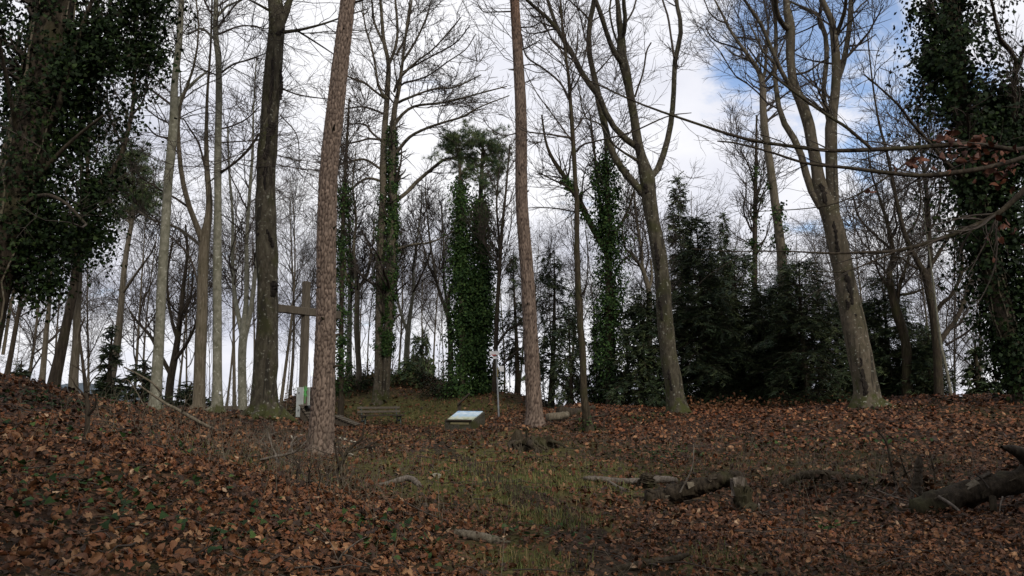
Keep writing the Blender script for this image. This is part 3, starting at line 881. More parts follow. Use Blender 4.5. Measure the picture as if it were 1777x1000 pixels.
def tree(name, label, Y, trunk, limbs=(), mat=M_BEECH, cfg=None, group=None, seed=0, ivy=None, flare=0.15, k=16, ext=5.0, cat='tree', sink=0.35, rings=60, lump=0.06, limb_ext=3.5):
    rng = RS(1000 + seed)
    P, R = polyline(trunk, Y, 0, rings, ext, rng, sink)
    base = np.array([P[0, 0], P[0, 1], P[0, 2] + sink])
    gz = hz1(base[0], base[1])
    if gz < base[2] - 0.25:           # hidden behind a rise: carry the trunk down to the soil
        P = np.vstack([[P[0, 0], P[0, 1], gz - 0.3], P]); R = np.concatenate([[R[0] * 1.05], R])
        Q = catmull(np.hstack([P, R[:, None]]), rings); P, R = Q[:, :3], Q[:, 3]
        base[2] = gz
    root = thing(name, label, cat, base, group)
    V, F = trunk_mesh(P, R, k, rng, base[2], flare, 5, lump)
    mk('trunk', V - base, F, mat, root)
    scaff = []
    for lb in limbs:
        dY = rng.uniform(-1.0, 1.0) * min(3.0, 0.5 + 0.012 * abs(lb[-1][0] - lb[0][0]) + 0.006 * abs(lb[-1][1] - lb[0][1]))
        dY *= 0.15 if lb[0][2] >= 14 else 1.0
        p, r = polyline(lb, Y, dY, 20, limb_ext, rng)
        V, F = tubes(p[None], r[None], 8, 1 + 0.10 * (rng.random((1, 20, 8)) - 0.5))
        mk('limb', V - base, F, mat if lb[0][2] > 4.5 else M_TWIG, root)
        scaff.append((p, r))
    cfg = dict(cfg or {})
    if cfg.get('n2'):
        tc0 = cfg.get('crown', 0.4)
        Q = catmull(np.hstack([P, R[:, None]])[int(tc0 * (len(P) - 1)):], 20)
        if cfg.get('trunk', True):
            scaff.append((Q[:, :3], Q[:, 3]))
        cp_ = crown_parts(rng, scaff, cfg, Y)
        big = [tubes(p, r, kk) for p, r, kk in cp_]
        V, F = joinvf(big)
        mk('twigs', V - base, F, M_TWIG, root, kind='stuff')
    if ivy:
        for iv in (ivy if isinstance(ivy, list) else [ivy]):
            pl = iv.pop('pl', None)
            if pl is not None:
                p_, r_ = polyline(pl, Y, iv.pop('dY', 0), 30)
            else:
                p_, r_ = P, R
            ivy_on(rng, p_, r_, parent=root, base=base, **iv)
    return root, P, R


def pine_bark_trunk(P, R, k, base, cw, chh, depth, seed, flare):
    """Scots pine bark: real plates with fissures between them, on a fine tube grid."""
    n = len(P)
    a = np.arange(k) * 2 * math.pi / k
    s = np.concatenate([[0], np.cumsum(np.linalg.norm(np.diff(P, axis=0), axis=1))])
    nc = max(8, int(round(2 * math.pi * R[n // 3] / cw)))
    U = np.broadcast_to(a[None] / (2 * math.pi) * nc, (n, k))
    Vv = np.broadcast_to((s / chh)[:, None], (n, k))
    U = U + 0.4 * (vnoise2(np.broadcast_to(s[:, None] * 9, (n, k)), np.cos(a)[None] * 5 + 0 * Vv, seed) - 0.5)
    Vv = Vv + 0.5 * (vnoise2(np.cos(a)[None] * 4 + 0 * Vv, Vv * 1.7 + np.sin(a)[None] * 3, seed + 3) - 0.5)
    ui, vi = np.floor(U), np.floor(Vv)
    d1 = np.full((n, k), 9.0); d2 = np.full((n, k), 9.0); cid = np.zeros((n, k))
    sd = np.full((n, k), seed)
    for du in (-1, 0, 1):
        for dv in (-1, 0, 1):
            cu, cv = ui + du, vi + dv
            cm = np.mod(cu, nc)
            fx = cu + 0.5 + 0.85 * (hash01(cm, cv, sd) - 0.5); fy = cv + 0.5 + 0.85 * (hash01(cm, cv, sd + 1) - 0.5)
            d = np.hypot(U - fx, Vv - fy)
            near = d < d1
            d2 = np.where(near, d1, np.minimum(d2, d)); cid = np.where(near, hash01(cm, cv, sd + 2), cid); d1 = np.where(near, d, d1)
    e = np.clip((d2 - d1) / (0.16 + 0.2 * vnoise2(U * 0.8, Vv * 0.8, seed + 11)), 0, 1)
    e = e * e * (3 - 2 * e)
    rough = vnoise2(U * 5, Vv * 7, seed + 7)
    h = np.maximum(P[:, 2] - base[2], 0)
    rm = (1 + flare * np.exp(-h / 0.3))[:, None] * (1 + (depth * (e - 1) + depth * 0.35 * (cid - 0.5) * e + 0.12 * depth * (rough - 0.5)) / R[:, None])
    V, F = tubes(P[None], R[None], k, rm[None])
    hi = np.clip((h - 9.5) / 5, 0, 1)[:, None, None]
    plate = np.array([0.155, 0.115, 0.09]) * (0.72 + 0.5 * cid[..., None]) * (1 - hi) + np.array([0.24, 0.12, 0.07]) * (0.7 + 0.5 * cid[..., None]) * hi
    inner = np.array([0.032, 0.021, 0.017])
    col = inner + (plate - inner) * e[..., None]
    return V, F, col.reshape(-1, 3)


def pine(name, label, Y, trunk, limbs, seed, k, rings, cw, chh, depth, ext=5):
    rng = RS(2000 + seed)
    P, R = polyline(trunk, Y, 0, rings, ext, rng, 0.3)
    base = np.array([P[0, 0], P[0, 1], P[0, 2] + 0.3])
    root = thing(name, label, 'tree', base)
    V, F, col = pine_bark_trunk(P, R, k, base, cw, chh, depth, seed, 0.18)
    mk('trunk', V - base, F, M_PINE, root, tint=col)
    sc_ = []
    for lb in limbs:
        p, r = polyline(lb, Y, rng.uniform(-0.6, 0.6), 14)
        V, F = tubes(p[None], r[None], 6)
        mk('limb', V - base, F, M_TWIG, root)
        sc_.append((p, r))
    for q_ in range(9):
        i_ = rng.integers(int(0.12 * rings), int(0.75 * rings)); an = rng.uniform(-3.6, 0.5)
        d_ = np.array([math.cos(an), math.sin(an), rng.uniform(-0.1, 0.5)])
        pp_ = P[i_] + np.linspace(0.8, 1.0, 4)[:, None] * d_ * R[i_] + np.linspace(0, 1, 4)[:, None] ** 1.5 * d_ * rng.uniform(0.03, 0.16)
        V, F = tubes(pp_[None], np.array([[0.03, 0.026, 0.018, 0.009]]) * rng.uniform(0.6, 1.2), 7)
        mk('branch_stub', V - base, F, M_DARK, root)
    p2, r2 = grow(rng, np.stack([a for a, b in sc_]), np.stack([b for a, b in sc_]), 10 * len(sc_), 0.3, 1, 0.3, 0.9, 0.8, 0.0, 6, 0.5, 0.2, 0.004)
    p3, r3 = grow(rng, p2, r2, 30 * len(sc_), 0.2, 1, 0.15, 0.4, 0.8, 0.0, 4, 0.6, 0.2, 0.003)
    V, F = joinvf([tubes(p2, r2, 4), tubes(p3, r3, 3)])
    mk('twigs', V - base, F, M_TWIG, root, kind='stuff')
    # needled crown above the picture
    hi = P[-12:]; rr = R[-12:]
    b1, br1 = grow(rng, hi[None], rr[None], 26, 0.0, 1, 1.5, 3.5, 1.2, 0.05, 8, 0.3, 0.15, 0.02)
    b2, br2 = grow(rng, b1, br1, 160, 0.3, 1, 0.4, 1.0, 0.8, 0.1, 5, 0.5, 0.15, 0.006)
    V, F = joinvf([tubes(b1, br1, 5), tubes(b2, br2, 3)])
    mk('branches', V - base, F, M_PINE, root, tint=np.tile([0.2, 0.1, 0.06], (len(V), 1)), kind='stuff')
    tuft_needles(rng, b2, 900, 0.16, root, base)
    return root


NEED_C = np.array([(0.028, 0.045, 0.018), (0.04, 0.058, 0.022), (0.055, 0.07, 0.026), (0.02, 0.036, 0.018)])


def tuft_needles(rng, B, ntuft, size, parent, base, per=14, w=0.014, spread=0.9, col=NEED_C):
    b = rng.integers(0, len(B), ntuft); j = rng.integers(max(1, B.shape[1] // 2), B.shape[1], ntuft)
    c = B[b, j] + rng.normal(size=(ntuft, 3)) * 0.06
    ax = unit(B[b, -1] - B[b, -2] + np.array([0, 0, 0.3]))
    d = unit(np.repeat(ax, per, 0) + spread * rng.normal(size=(ntuft * per, 3)))
    p = np.repeat(c, per, 0) + d * 0.02
    L_ = size * rng.uniform(0.7, 1.2, (ntuft * per, 1))
    s = unit(np.cross(d, rng.normal(size=d.shape))) * w
    V = np.stack([p - s, p + s, p + d * L_], 1).reshape(-1, 3)
    F = np.arange(len(V)).reshape(-1, 3)
    t = np.repeat(col[rng.integers(0, len(col), ntuft)] * rng.uniform(0.7, 1.4, (ntuft, 1)), per * 3, 0)
    return mk('needles', V - base, F, M_NEEDLE, parent, tint=t, smooth=False, kind='stuff')


def conifer(name, label, base, H, rad, seed, nb=130, spr=13, droop=-0.05, shape=0.8, low=0.02, col=NEED_C * 0.7, trunk_r=0.14, bare=0.0, group=None, cat='tree', gap=0.0, w=0.02, need=0.16):
    """A needled tree: whorled, drooping branches that carry flat sprays of needles."""
    rng = RS(3000 + seed)
    root = thing(name, label, cat, base, group)
    zz_ = np.linspace(-0.4, H, 24)
    P = np.stack([0.12 * np.sin(zz_ * 0.4 + seed), 0.12 * np.cos(zz_ * 0.33 + seed), zz_], 1); P[:, :2] -= P[1, :2]
    R = trunk_r * np.linspace(1.1, 0.08, 24)
    V, F = trunk_mesh(P, R, 10, rng, 0, 0.3)
    mk('trunk', V, F, M_DARK, root)
    u = low + (1 - low) * rng.random(nb) ** 0.9
    lr = rad * np.clip((1 - u) ** shape, 0.05, 1) * rng.uniform(0.55, 1.15, nb) * np.clip(0.45 + u * 3, 0, 1)
    lump = 0.75 + 0.5 * rng.random(nb)
    az = rng.random(nb) * 2 * math.pi
    d = np.stack([np.cos(az), np.sin(az), np.full(nb, 0.25) + 0.3 * u], 1); d = unit(d)
    zc = u * H
    B = np.zeros((nb, 8, 3)); B[:, 0] = np.stack([np.interp(zc, P[:, 2], P[:, 0]), np.interp(zc, P[:, 2], P[:, 1]), zc], 1)
    for j in range(1, 8):
        d = unit(d + np.array([0, 0, droop * 1.6 * (1 + j * 0.3)]) + rng.normal(size=(nb, 3)) * 0.06)
        B[:, j] = B[:, j - 1] + d * (lr * lump / 7)[:, None]
    BR = np.maximum(0.03 * (1 - u)[:, None] + 0.008, 0.006) * np.linspace(1, 0.3, 8)
    b2, r2 = grow(rng, B, BR, nb * spr, 0.12, 1.0, 0.35 * rad / 2.2, 0.95 * rad / 2.2, 0.85, droop * 1.2, 6, 0.5, 0.1, 0.004, 0.35, 0.45)
    V, F = joinvf([tubes(B[:, [0, 2, 4, 7]], BR[:, [0, 2, 4, 7]], 4), tubes(b2[:, [0, 2, 5]], r2[:, [0, 2, 5]], 3)])
    mk('branches', V, F, M_DARK, root, kind='stuff')
    # needle twigs along the sprays, in two ranks
    m = len(b2); per = 11
    idx = np.repeat(np.arange(m), per)
    t = np.tile(np.linspace(0.1, 1.0, per), m) * 5 * rng.uniform(0.9, 1.0, m * per)
    i = np.minimum(t.astype(int), 4); f = (t - i)[:, None]
    c = b2[idx, i] * (1 - f) + b2[idx, i + 1] * f
    tan = unit(b2[idx, i + 1] - b2[idx, i])
    side = unit(np.cross(tan, np.array([0, 0, 1.0])) + 1e-6) * np.where(np.tile(np.arange(per) % 2, m)[:, None] == 0, 1, -1)
    dd = unit(tan * 0.75 + side * 0.8 + rng.normal(size=c.shape) * 0.25 + [0, 0, -0.12])
    LL = need * rng.uniform(0.6, 1.25, (len(c), 1))
    nn = unit(np.cross(dd, np.cross(tan, dd) + rng.normal(size=c.shape) * 0.5)) * w
    V = np.stack([c - nn, c + nn, c + dd * LL * 0.6 + nn * 0.7, c + dd * LL], 1)
    q = (np.arange(len(c)) * 4)[:, None] + np.array([[0, 1, 2, 3]])
    tn = np.repeat((col[rng.integers(0, len(col), m)] * rng.uniform(0.5, 1.9, (m, 1))), per * 4, 0)
    mk('needles', V.reshape(-1, 3), q, M_NEEDLE, root, tint=tn, smooth=False, kind='stuff')
    return root


FULL = dict(n1=14, n2=110, n3=620, n4=2300)
MID = dict(n1=10, n2=80, n3=420, n4=1300)

# --- the two pines in front
pine('pine_tree', 'thick pine trunk with large cracked bark plates, nearest of all trunks, beside the cross', 14.0,
     [(556, 786, 50), (557, 767, 43), (560, 701, 41), (563, 635, 37), (566, 536, 35), (566, 470, 34), (567, 400, 34), (570, 300, 33), (580, 208, 32), (591, 108, 30), (604, 0, 27)],
     [[(616, 4, 5), (630, 0, 4), (645, -6, 3), (670, -20, 2)]], 1, 104, 440, 0.068, 0.092, 0.022)
pine('pine_tree', 'slim straight pine trunk with scaly brown bark beside the mossy rotten stump', 21.0,
     [(928, 737, 34), (927, 712, 28), (922, 606, 26), (916, 492, 24), (910, 416, 23), (905, 340, 22), (904, 200, 21), (899, 100, 19), (893, 0, 17)],
     [[(903, 48, 3), (925, 46, 2.5), (938, 38, 2)], [(904, 88, 3), (920, 80, 2.5), (937, 70, 2)], [(890, 20, 3), (855, 21, 2.2), (838, 20, 2), (828, 4, 1.5)], [(901, 115, 2.6), (925, 112, 2), (945, 120, 1.6)], [(900, 230, 2.5), (875, 235, 2), (850, 222, 1.6), (838, 205, 1.4)]],
     2, 76, 340, 0.065, 0.085, 0.016)

# --- big beech beside the cross
tree('beech_tree', 'massive dark beech trunk with black scars and mossy root, just left of the cross', 20.0,
     [(461, 728, 60), (459, 700, 46), (461, 628, 41), (465, 538, 36), (463, 448, 37), (461, 360, 35), (462, 288, 34), (467, 216, 32), (471, 162, 31), (475, 108, 31), (480, 54, 28), (481, 30, 30), (477, 0, 26)],
     [[(484, 45, 18), (494, 25, 16), (503, 0, 12)], [(492, 56, 8), (520, 52, 5.5), (560, 42, 4), (600, 28, 3), (640, 15, 2)], [(515, 53, 4), (550, 75, 3), (585, 98, 2)], [(486, 153, 3.5), (520, 165, 2.5), (570, 172, 2), (600, 172, 1.5)],
      [(450, 232, 5), (430, 262, 4), (405, 285, 3.6), (385, 300, 3), (360, 318, 2.5)], [(470, 20, 6), (445, 6, 4), (415, -10, 3)], [(486, 200, 2.5), (515, 235, 2), (520, 290, 1.5)]],
     M_BEECHD, dict(n1=6, n2=80, n3=520, n4=2200, crown=0.82), seed=3, k=24, rings=90, flare=0.22, lump=0.12)



def roots(tr, n, length, r0, seed, mat, a0=0.0, a1=6.283):
    rng = RS(seed)
    b = np.array(tr.location)
    for j in range(n):
        a_ = a0 + (a1 - a0) * (j + rng.uniform(0.2, 0.8)) / n
        L_ = length * rng.uniform(0.6, 1.2)
        t_ = np.linspace(0, 1, 9)
        aa = a_ + np.cumsum(rng.normal(size=9) * 0.09)
        rad = r0 * 0.45 + L_ * t_
        x_ = b[0] + rad * np.cos(aa); y_ = b[1] + rad * np.sin(aa)
        z_ = hz(x_, y_) + 0.55 * r0 * (1 - t_) ** 2.2 - 0.10 * t_ ** 2
        R_ = r0 * 0.42 * rng.uniform(0.7, 1.1) * (1 - 0.8 * t_)
        V, F = tubes(np.stack([x_, y_, z_], 1)[None], R_[None], 9, 1 + 0.15 * (rng.random((1, 9, 9)) - 0.5))
        mk('root', V - b, F, mat, tr)


def scars(tr, Y, lst, seed, mat):
    rng = RS(seed); b = np.array(tr.location)
    for pts, Rt, off in lst:
        a_ = np.array(pts, float)
        dep = Y - math.sqrt(max(0.02, 1 - off * off)) * Rt
        P_ = W(a_[:, 0], a_[:, 1], dep + 0.012 + 0 * a_[:, 0]); R_ = a_[:, 2] * 0.5 * Y / FPX
        Q_ = catmull(np.hstack([P_, R_[:, None]]), 22)
        rr_ = np.maximum(Q_[:, 3], 0.004) * (0.6 + 0.8 * rng.random(22)); rr_[[0, -1]] *= 0.2
        V, F = tubes((Q_[:, :3] + rng.normal(size=(22, 3)) * [0.014, 0, 0.01])[None], rr_[None], 8)
        V[:, 1] = np.repeat(Q_[:, 1], 8) + (V[:, 1] - np.repeat(Q_[:, 1], 8)) * 0.45
        mk('bark_scar', V - b, F, mat, tr)


M_SCAR = bark_mat('dead_black_bark', (0.006, 0.005, 0.004), (0.014, 0.011, 0.009), (0.04, 0.033, 0.026), crack=(12, 12, 2), bump=0.9)
scars(bpy.data.objects['beech_tree'], 20.0, [([(467, 205, 5), (464, 250, 9), (459, 290, 8), (460, 335, 5)], 0.235, 0.0), ([(473, 95, 4), (472, 140, 6), (467, 200, 6)], 0.23, 0.1), ([(474, 212, 10), (470, 228, 12), (464, 238, 5)], 0.235, 0.2), ([(455, 250, 4), (453, 300, 6), (456, 345, 4)], 0.24, 0.45), ([(450, 350, 4), (452, 385, 8), (449, 412, 5)], 0.25, 0.5), ([(460, 395, 4), (468, 412, 6), (474, 430, 5)], 0.25, 0.25), ([(474, 488, 9), (476, 500, 13), (473, 515, 6)], 0.26, 0.55), ([(462, 560, 3), (459, 600, 5), (462, 640, 3)], 0.27, 0.1), ([(470, 60, 5), (484, 58, 7), (494, 50, 6)], 0.2, 0.2), ([(486, 120, 4), (489, 150, 6), (487, 175, 4)], 0.22, 0.75)], 41, M_SCAR)
roots(bpy.data.objects['beech_tree'], 8, 0.75, 0.42, 1, M_BEECHD)
# --- left row of slender trunks
tree('beech_tree', 'tall smooth pale grey beech trunk with a slight bend, tallest before the left conifers', 19.0,
     [(270, 722, 27), (269, 700, 21), (274, 628, 18), (278, 556, 16.5), (281, 484, 16), (286, 412, 16), (290, 340, 15), (292, 310, 15), (298, 252, 16), (302, 202, 15), (303, 144, 12), (311, 72, 11), (315, 0, 10)],
     [[(303, 190, 8), (320, 160, 6), (343, 137, 5), (365, 120, 3)], [(297, 182, 4.5), (265, 158, 4), (235, 138, 3), (215, 120, 2)], [(297, 216, 3.5), (275, 205, 3), (255, 190, 2.5)], [(291, 240, 4), (270, 234, 3), (252, 215, 2.5)], [(300, 90, 4), (270, 80, 3), (255, 60, 2)]],
     M_PALE, dict(n1=8, n2=80, n3=420, n4=1500, crown=0.7), seed=4, k=18, flare=0.15,
     ivy=dict(n=650, thick=0.28, size=0.075, t0=0.68, t1=0.97, clump=0.12))
tree('beech_tree', 'brownish forked beech whose left fork bows outward, between two pale straight trunks', 20.5,
     [(345, 716, 26), (345, 700, 21), (347, 628, 20), (350, 556, 19), (352, 484, 18), (355, 419, 18), (362, 376, 13), (363, 340, 11), (359, 290, 9), (358, 230, 7), (360, 160, 5), (365, 90, 4), (368, 0, 3)],
     [[(354, 425, 13), (342, 394, 11), (328, 358, 10), (319, 324, 9), (313, 288, 8.5), (310, 252, 8), (309, 216, 7), (313, 180, 6), (325, 150, 5), (340, 100, 4), (345, 40, 3), (340, 0, 3)],
      [(350, 428, 6), (328, 410, 5.5), (304, 394, 5), (261, 380, 4), (241, 367, 3)], [(345, 495, 4), (330, 448, 3.5), (312, 425, 3), (295, 408, 2)], [(358, 300, 4), (345, 250, 3.5), (330, 225, 3), (318, 205, 2)]],
     M_ASH, dict(n1=10, n2=90, n3=520, n4=1800, crown=0.5), seed=5, k=18)
tree('beech_tree', 'straight pale grey trunk carrying a small white tag near its foot', 20.0,
     [(377, 714, 21), (377, 664, 16), (377, 556, 15), (377, 448, 15), (378, 360, 13), (378, 288, 13), (379, 216, 12), (380, 162, 12), (379, 108, 10), (374, 54, 10), (375, 0, 8)],
     [[(379, 130, 4), (405, 112, 3.5), (435, 103, 3), (462, 92, 2)], [(379, 225, 3.5), (405, 218, 3), (430, 205, 2.5), (450, 185, 2)], [(378, 248, 3), (410, 246, 2.5), (448, 244, 2)], [(374, 70, 5), (350, 50, 4), (325, 60, 3), (310, 50, 2)], [(376, 30, 5), (395, 10, 4), (420, 0, 3)], [(375, 130, 3), (350, 120, 2.5), (325, 105, 2)], [(380, 300, 4), (400, 288, 3.5), (425, 265, 3), (448, 235, 2)], [(378, 60, 4), (420, 45, 3), (460, 50, 2)]],
     M_PALE, dict(n1=18, n2=150, n3=900, n4=3000, crown=0.48, up1=0.03), seed=6, k=16)
_tagp = W(382, 682, 19.86)
_o = bpy.data.objects['beech_tree.003'] if 'beech_tree.003' in bpy.data.objects else None


def box(c, s, rot=None):
    """Axis box: centre c, full size s, optional 3x3 rotation -> V, F."""
    v = np.array([[x, y, z] for x in (-.5, .5) for y in (-.5, .5) for z in (-.5, .5)]) * np.asarray(s)
    if rot is not None:
        v = v @ np.asarray(rot).T
    f = np.array([[0, 1, 3, 2], [4, 6, 7, 5], [0, 4, 5, 1], [2, 3, 7, 6], [0, 2, 6, 4], [1, 5, 7, 3]])
    return v + np.asarray(c), f


def rotz(a):
    c, s = math.cos(a), math.sin(a)
    return np.array([[c, -s, 0], [s, c, 0], [0, 0, 1.0]])


if _o:
    V, F = box(_tagp, (0.05, 0.012, 0.06))
    mk('tag', V - np.array(_o.location), F, M_WHITE, _o, smooth=False)
    V, F = box(_tagp + [0, -0.008, 0.015], (0.012, 0.008, 0.012))
    mk('nail', V - np.array(_o.location), F, M_GALV, _o, smooth=False)

tree('hornbeam_tree', 'slim pale tree forking into three steep stems behind the massive scarred beech', 27.0,
     [(421, 714, 16), (420, 640, 14), (421, 600, 14), (424, 570, 15), (427, 530, 9), (428, 480, 8), (428, 420, 7), (432, 350, 6), (438, 270, 5), (440, 190, 3), (445, 100, 2)],
     [[(420, 578, 10), (412, 540, 8), (406, 500, 7), (403, 440, 6), (404, 380, 5), (398, 300, 4), (395, 220, 3)], [(426, 580, 10), (434, 545, 9), (440, 500, 8), (446, 450, 7), (450, 400, 5), (458, 330, 4)], [(408, 470, 4), (395, 455, 3), (385, 440, 2)]],
     M_PALE, MID, seed=7, k=12, ext=2)

# --- ivy pair with two trunks behind the bench
IVT = [(668, 694, 15), (672, 620, 15), (677, 500, 17), (680, 412, 17), (682, 340, 16), (681, 288, 14), (681, 234, 12), (683, 212, 12), (686, 180, 9), (693, 151, 7.5), (697, 119, 6), (700, 97, 5), (705, 50, 4), (712, 0, 3)]
tree('beech_tree', 'twin-stemmed beech with ivy sheathing its right stem and long limbs fanning wide above the bench', 37.0,
     [(656, 694, 20), (657, 660, 16), (658, 600, 15), (659, 520, 15), (662, 412, 15), (665, 340, 13), (665, 288, 13), (667, 234, 11), (671, 180, 10), (673, 144, 10), (674, 108, 8), (666, 72, 7), (663, 36, 6), (660, 0, 5)],
     [IVT, [(674, 112, 7), (684, 90, 6), (690, 54, 5), (686, 0, 4)],
      [(688, 265, 7), (711, 238, 5.5), (740, 223, 5), (769, 213, 4.5), (805, 202, 4), (830, 187, 3), (884, 166, 2)], [(686, 215, 7), (699, 198, 6), (722, 184, 5), (776, 177, 4), (848, 158, 3), (880, 150, 2)],
      [(692, 178, 5), (702, 173, 5), (751, 155, 3.5), (790, 151, 3), (835, 130, 2)], [(684, 160, 5), (693, 137, 5), (722, 108, 4), (751, 86, 3), (780, 54, 2.5), (800, 30, 2)], [(696, 148, 4), (702, 144, 4), (740, 133, 3), (776, 108, 2.5), (808, 86, 2), (825, 60, 2)],
      [(684, 350, 8), (705, 335, 7), (722, 317, 7), (756, 288, 6), (776, 276, 5.5), (819, 274, 4), (850, 280, 2)],
      [(671, 173, 6), (657, 151, 5), (652, 119, 4), (645, 83, 4), (634, 47, 3), (628, 0, 2)], [(669, 172, 5), (650, 158, 4), (632, 144, 4), (603, 133, 3)], [(667, 198, 4), (632, 186, 3.5), (600, 189, 3)], [(664, 247, 4), (645, 230, 4), (632, 216, 3.5), (598, 216, 2.5)],
      [(662, 243, 4), (640, 241, 4), (625, 245, 3.5), (592, 252, 3)], [(661, 294, 5), (640, 280, 4.5), (625, 277, 4.5), (589, 285, 4)], [(660, 314, 5), (636, 310, 4.5), (610, 328, 4), (592, 346, 4)], [(697, 110, 5), (722, 70, 4), (740, 30, 3), (748, 0, 2)], [(688, 95, 5), (705, 60, 4), (715, 0, 3)], [(668, 80, 5), (650, 40, 4), (645, 0, 3)], [(690, 432, 5), (720, 424, 4), (750, 420, 3), (790, 400, 2)], [(700, 125, 4), (745, 100, 3), (790, 75, 2.5), (815, 45, 2)]],
     M_BEECH, dict(n1=16, n2=330, n3=1700, n4=5200, crown=0.62, flat=0.5, scale=1.0, trunk=False, t0=0.15), seed=8, k=16, limb_ext=2.5,
     ivy=[dict(pl=IVT[1:8], n=16000, thick=0.09, baked_light=1.35, size=0.09, clump=0.075, t0=0.0, t1=0.97), dict(n=3400, thick=0.06, baked_light=1.35, size=0.085, t0=0.11, t1=0.42, clump=0.1)])

# --- slender tree in the middle and the great forked beech
tree('young_tree', 'slender greenish young tree with a crooked trunk, foot wrapped in ivy, right of the stump', 20.0,
     [(1022, 754, 20), (1017, 715, 14), (1013, 682, 12.5), (1011, 606, 12), (1007, 568, 12), (1006, 530, 12), (1003, 492, 11), (1001, 416, 9.5), (1001, 340, 8.5), (999, 324, 8), (995, 252, 8), (990, 180, 7), (987, 137, 6), (981, 90, 5), (976, 47, 4), (972, 0, 3.5)],
     [[(996, 240, 4.5), (975, 237, 4), (950, 233, 3), (915, 229, 2.5), (900, 222, 1.6)], [(1000, 264, 4.5), (1010, 252, 4), (1030, 246, 3.2), (1065, 238, 3), (1102, 227, 3), (1159, 202, 2.5), (1200, 196, 1.5)], [(990, 176, 4.5), (972, 144, 3.8), (943, 119, 3.2), (913, 97, 3), (905, 60, 2)], [(991, 158, 3), (1003, 140, 3), (1012, 110, 2.4), (1020, 70, 2)], [(1006, 520, 3), (1018, 490, 2.6), (1020, 440, 2), (1016, 400, 1.6)], [(986, 120, 3), (1000, 90, 2.5), (1003, 50, 2)], [(984, 105, 3), (968, 80, 2.5), (950, 65, 2)]],
     M_MOSSY, dict(n1=8, n2=90, n3=500, n4=1700, crown=0.5, flat=0.8), seed=9, k=14, ext=2, ivy=dict(n=220, thick=0.1, size=0.07, t0=0.01, t1=0.05, clump=0.09))
tree('beech_tree', 'great dark beech that splits into several long upright limbs, alone at the bank edge', 23.0,
     [(1177, 718, 40), (1172, 690, 33), (1168, 660, 30), (1160, 615, 28), (1153, 540, 27), (1148, 470, 26), (1136, 400, 26), (1128, 360, 26), (1123, 310, 26), (1112, 268, 18), (1105, 238, 17), (1100, 202, 15), (1092, 158, 15), (1086, 126, 18), (1079, 97, 18), (1078, 61, 13), (1074, 36, 11), (1071, 0, 8)],
     [[(1080, 66, 8), (1083, 55, 8), (1085, 30, 8), (1082, 0, 7)], [(1081, 112, 11), (1074, 103, 10), (1063, 85, 10), (1053, 58, 9), (1044, 29, 9), (1033, 0, 8)],
      [(1128, 310, 11), (1137, 303, 12), (1144, 288, 12), (1154, 259, 10.5), (1164, 216, 10), (1169, 162, 9), (1171, 108, 9), (1179, 72, 8.5), (1182, 43, 8), (1176, 18, 8), (1174, 0, 7)], [(1170, 100, 4.5), (1164, 61, 4), (1159, 29, 4), (1150, 0, 3.5)],
      [(1120, 340, 15), (1109, 328, 14), (1091, 308, 12.5), (1071, 281, 12.5), (1058, 252, 12), (1049, 216, 12.5), (1042, 187, 13), (1035, 151, 12), (1028, 119, 10), (1022, 86, 10), (1022, 47, 9), (1026, 29, 9), (1031, 0, 9)], [(1023, 36, 5), (1012, 22, 4), (1000, 12, 3.5), (988, 0, 3)],
      [(1106, 256, 12), (1098, 250, 12), (1082, 238, 12), (1062, 216, 10.5), (1049, 191, 11), (1037, 162, 10.5), (1015, 137, 11), (997, 101, 10), (977, 68, 9), (959, 40, 8), (934, 18, 7), (914, 0, 6)], [(970, 55, 7), (962, 35, 7), (956, 18, 7), (950, 0, 6)],
      [(1108, 280, 6), (1095, 272, 5), (1080, 263, 4), (1062, 248, 3.4), (1042, 216, 3), (1015, 202, 2.5), (1003, 144, 2)], [(1102, 168, 4), (1107, 152, 3.4), (1116, 126, 3.2), (1122, 90, 3), (1130, 74, 2.6)], [(1080, 90, 5), (1066, 60, 4), (1058, 20, 3.6), (1060, 0, 3)], [(1086, 40, 4), (1098, 20, 3.4), (1104, 0, 3)]],
     M_BEECHD, dict(n1=10, n2=150, n3=850, n4=3000, crown=0.75, trunk=False, t0=0.35, flat=0.7), seed=10, k=22, rings=80, flare=0.12, lump=0.1)

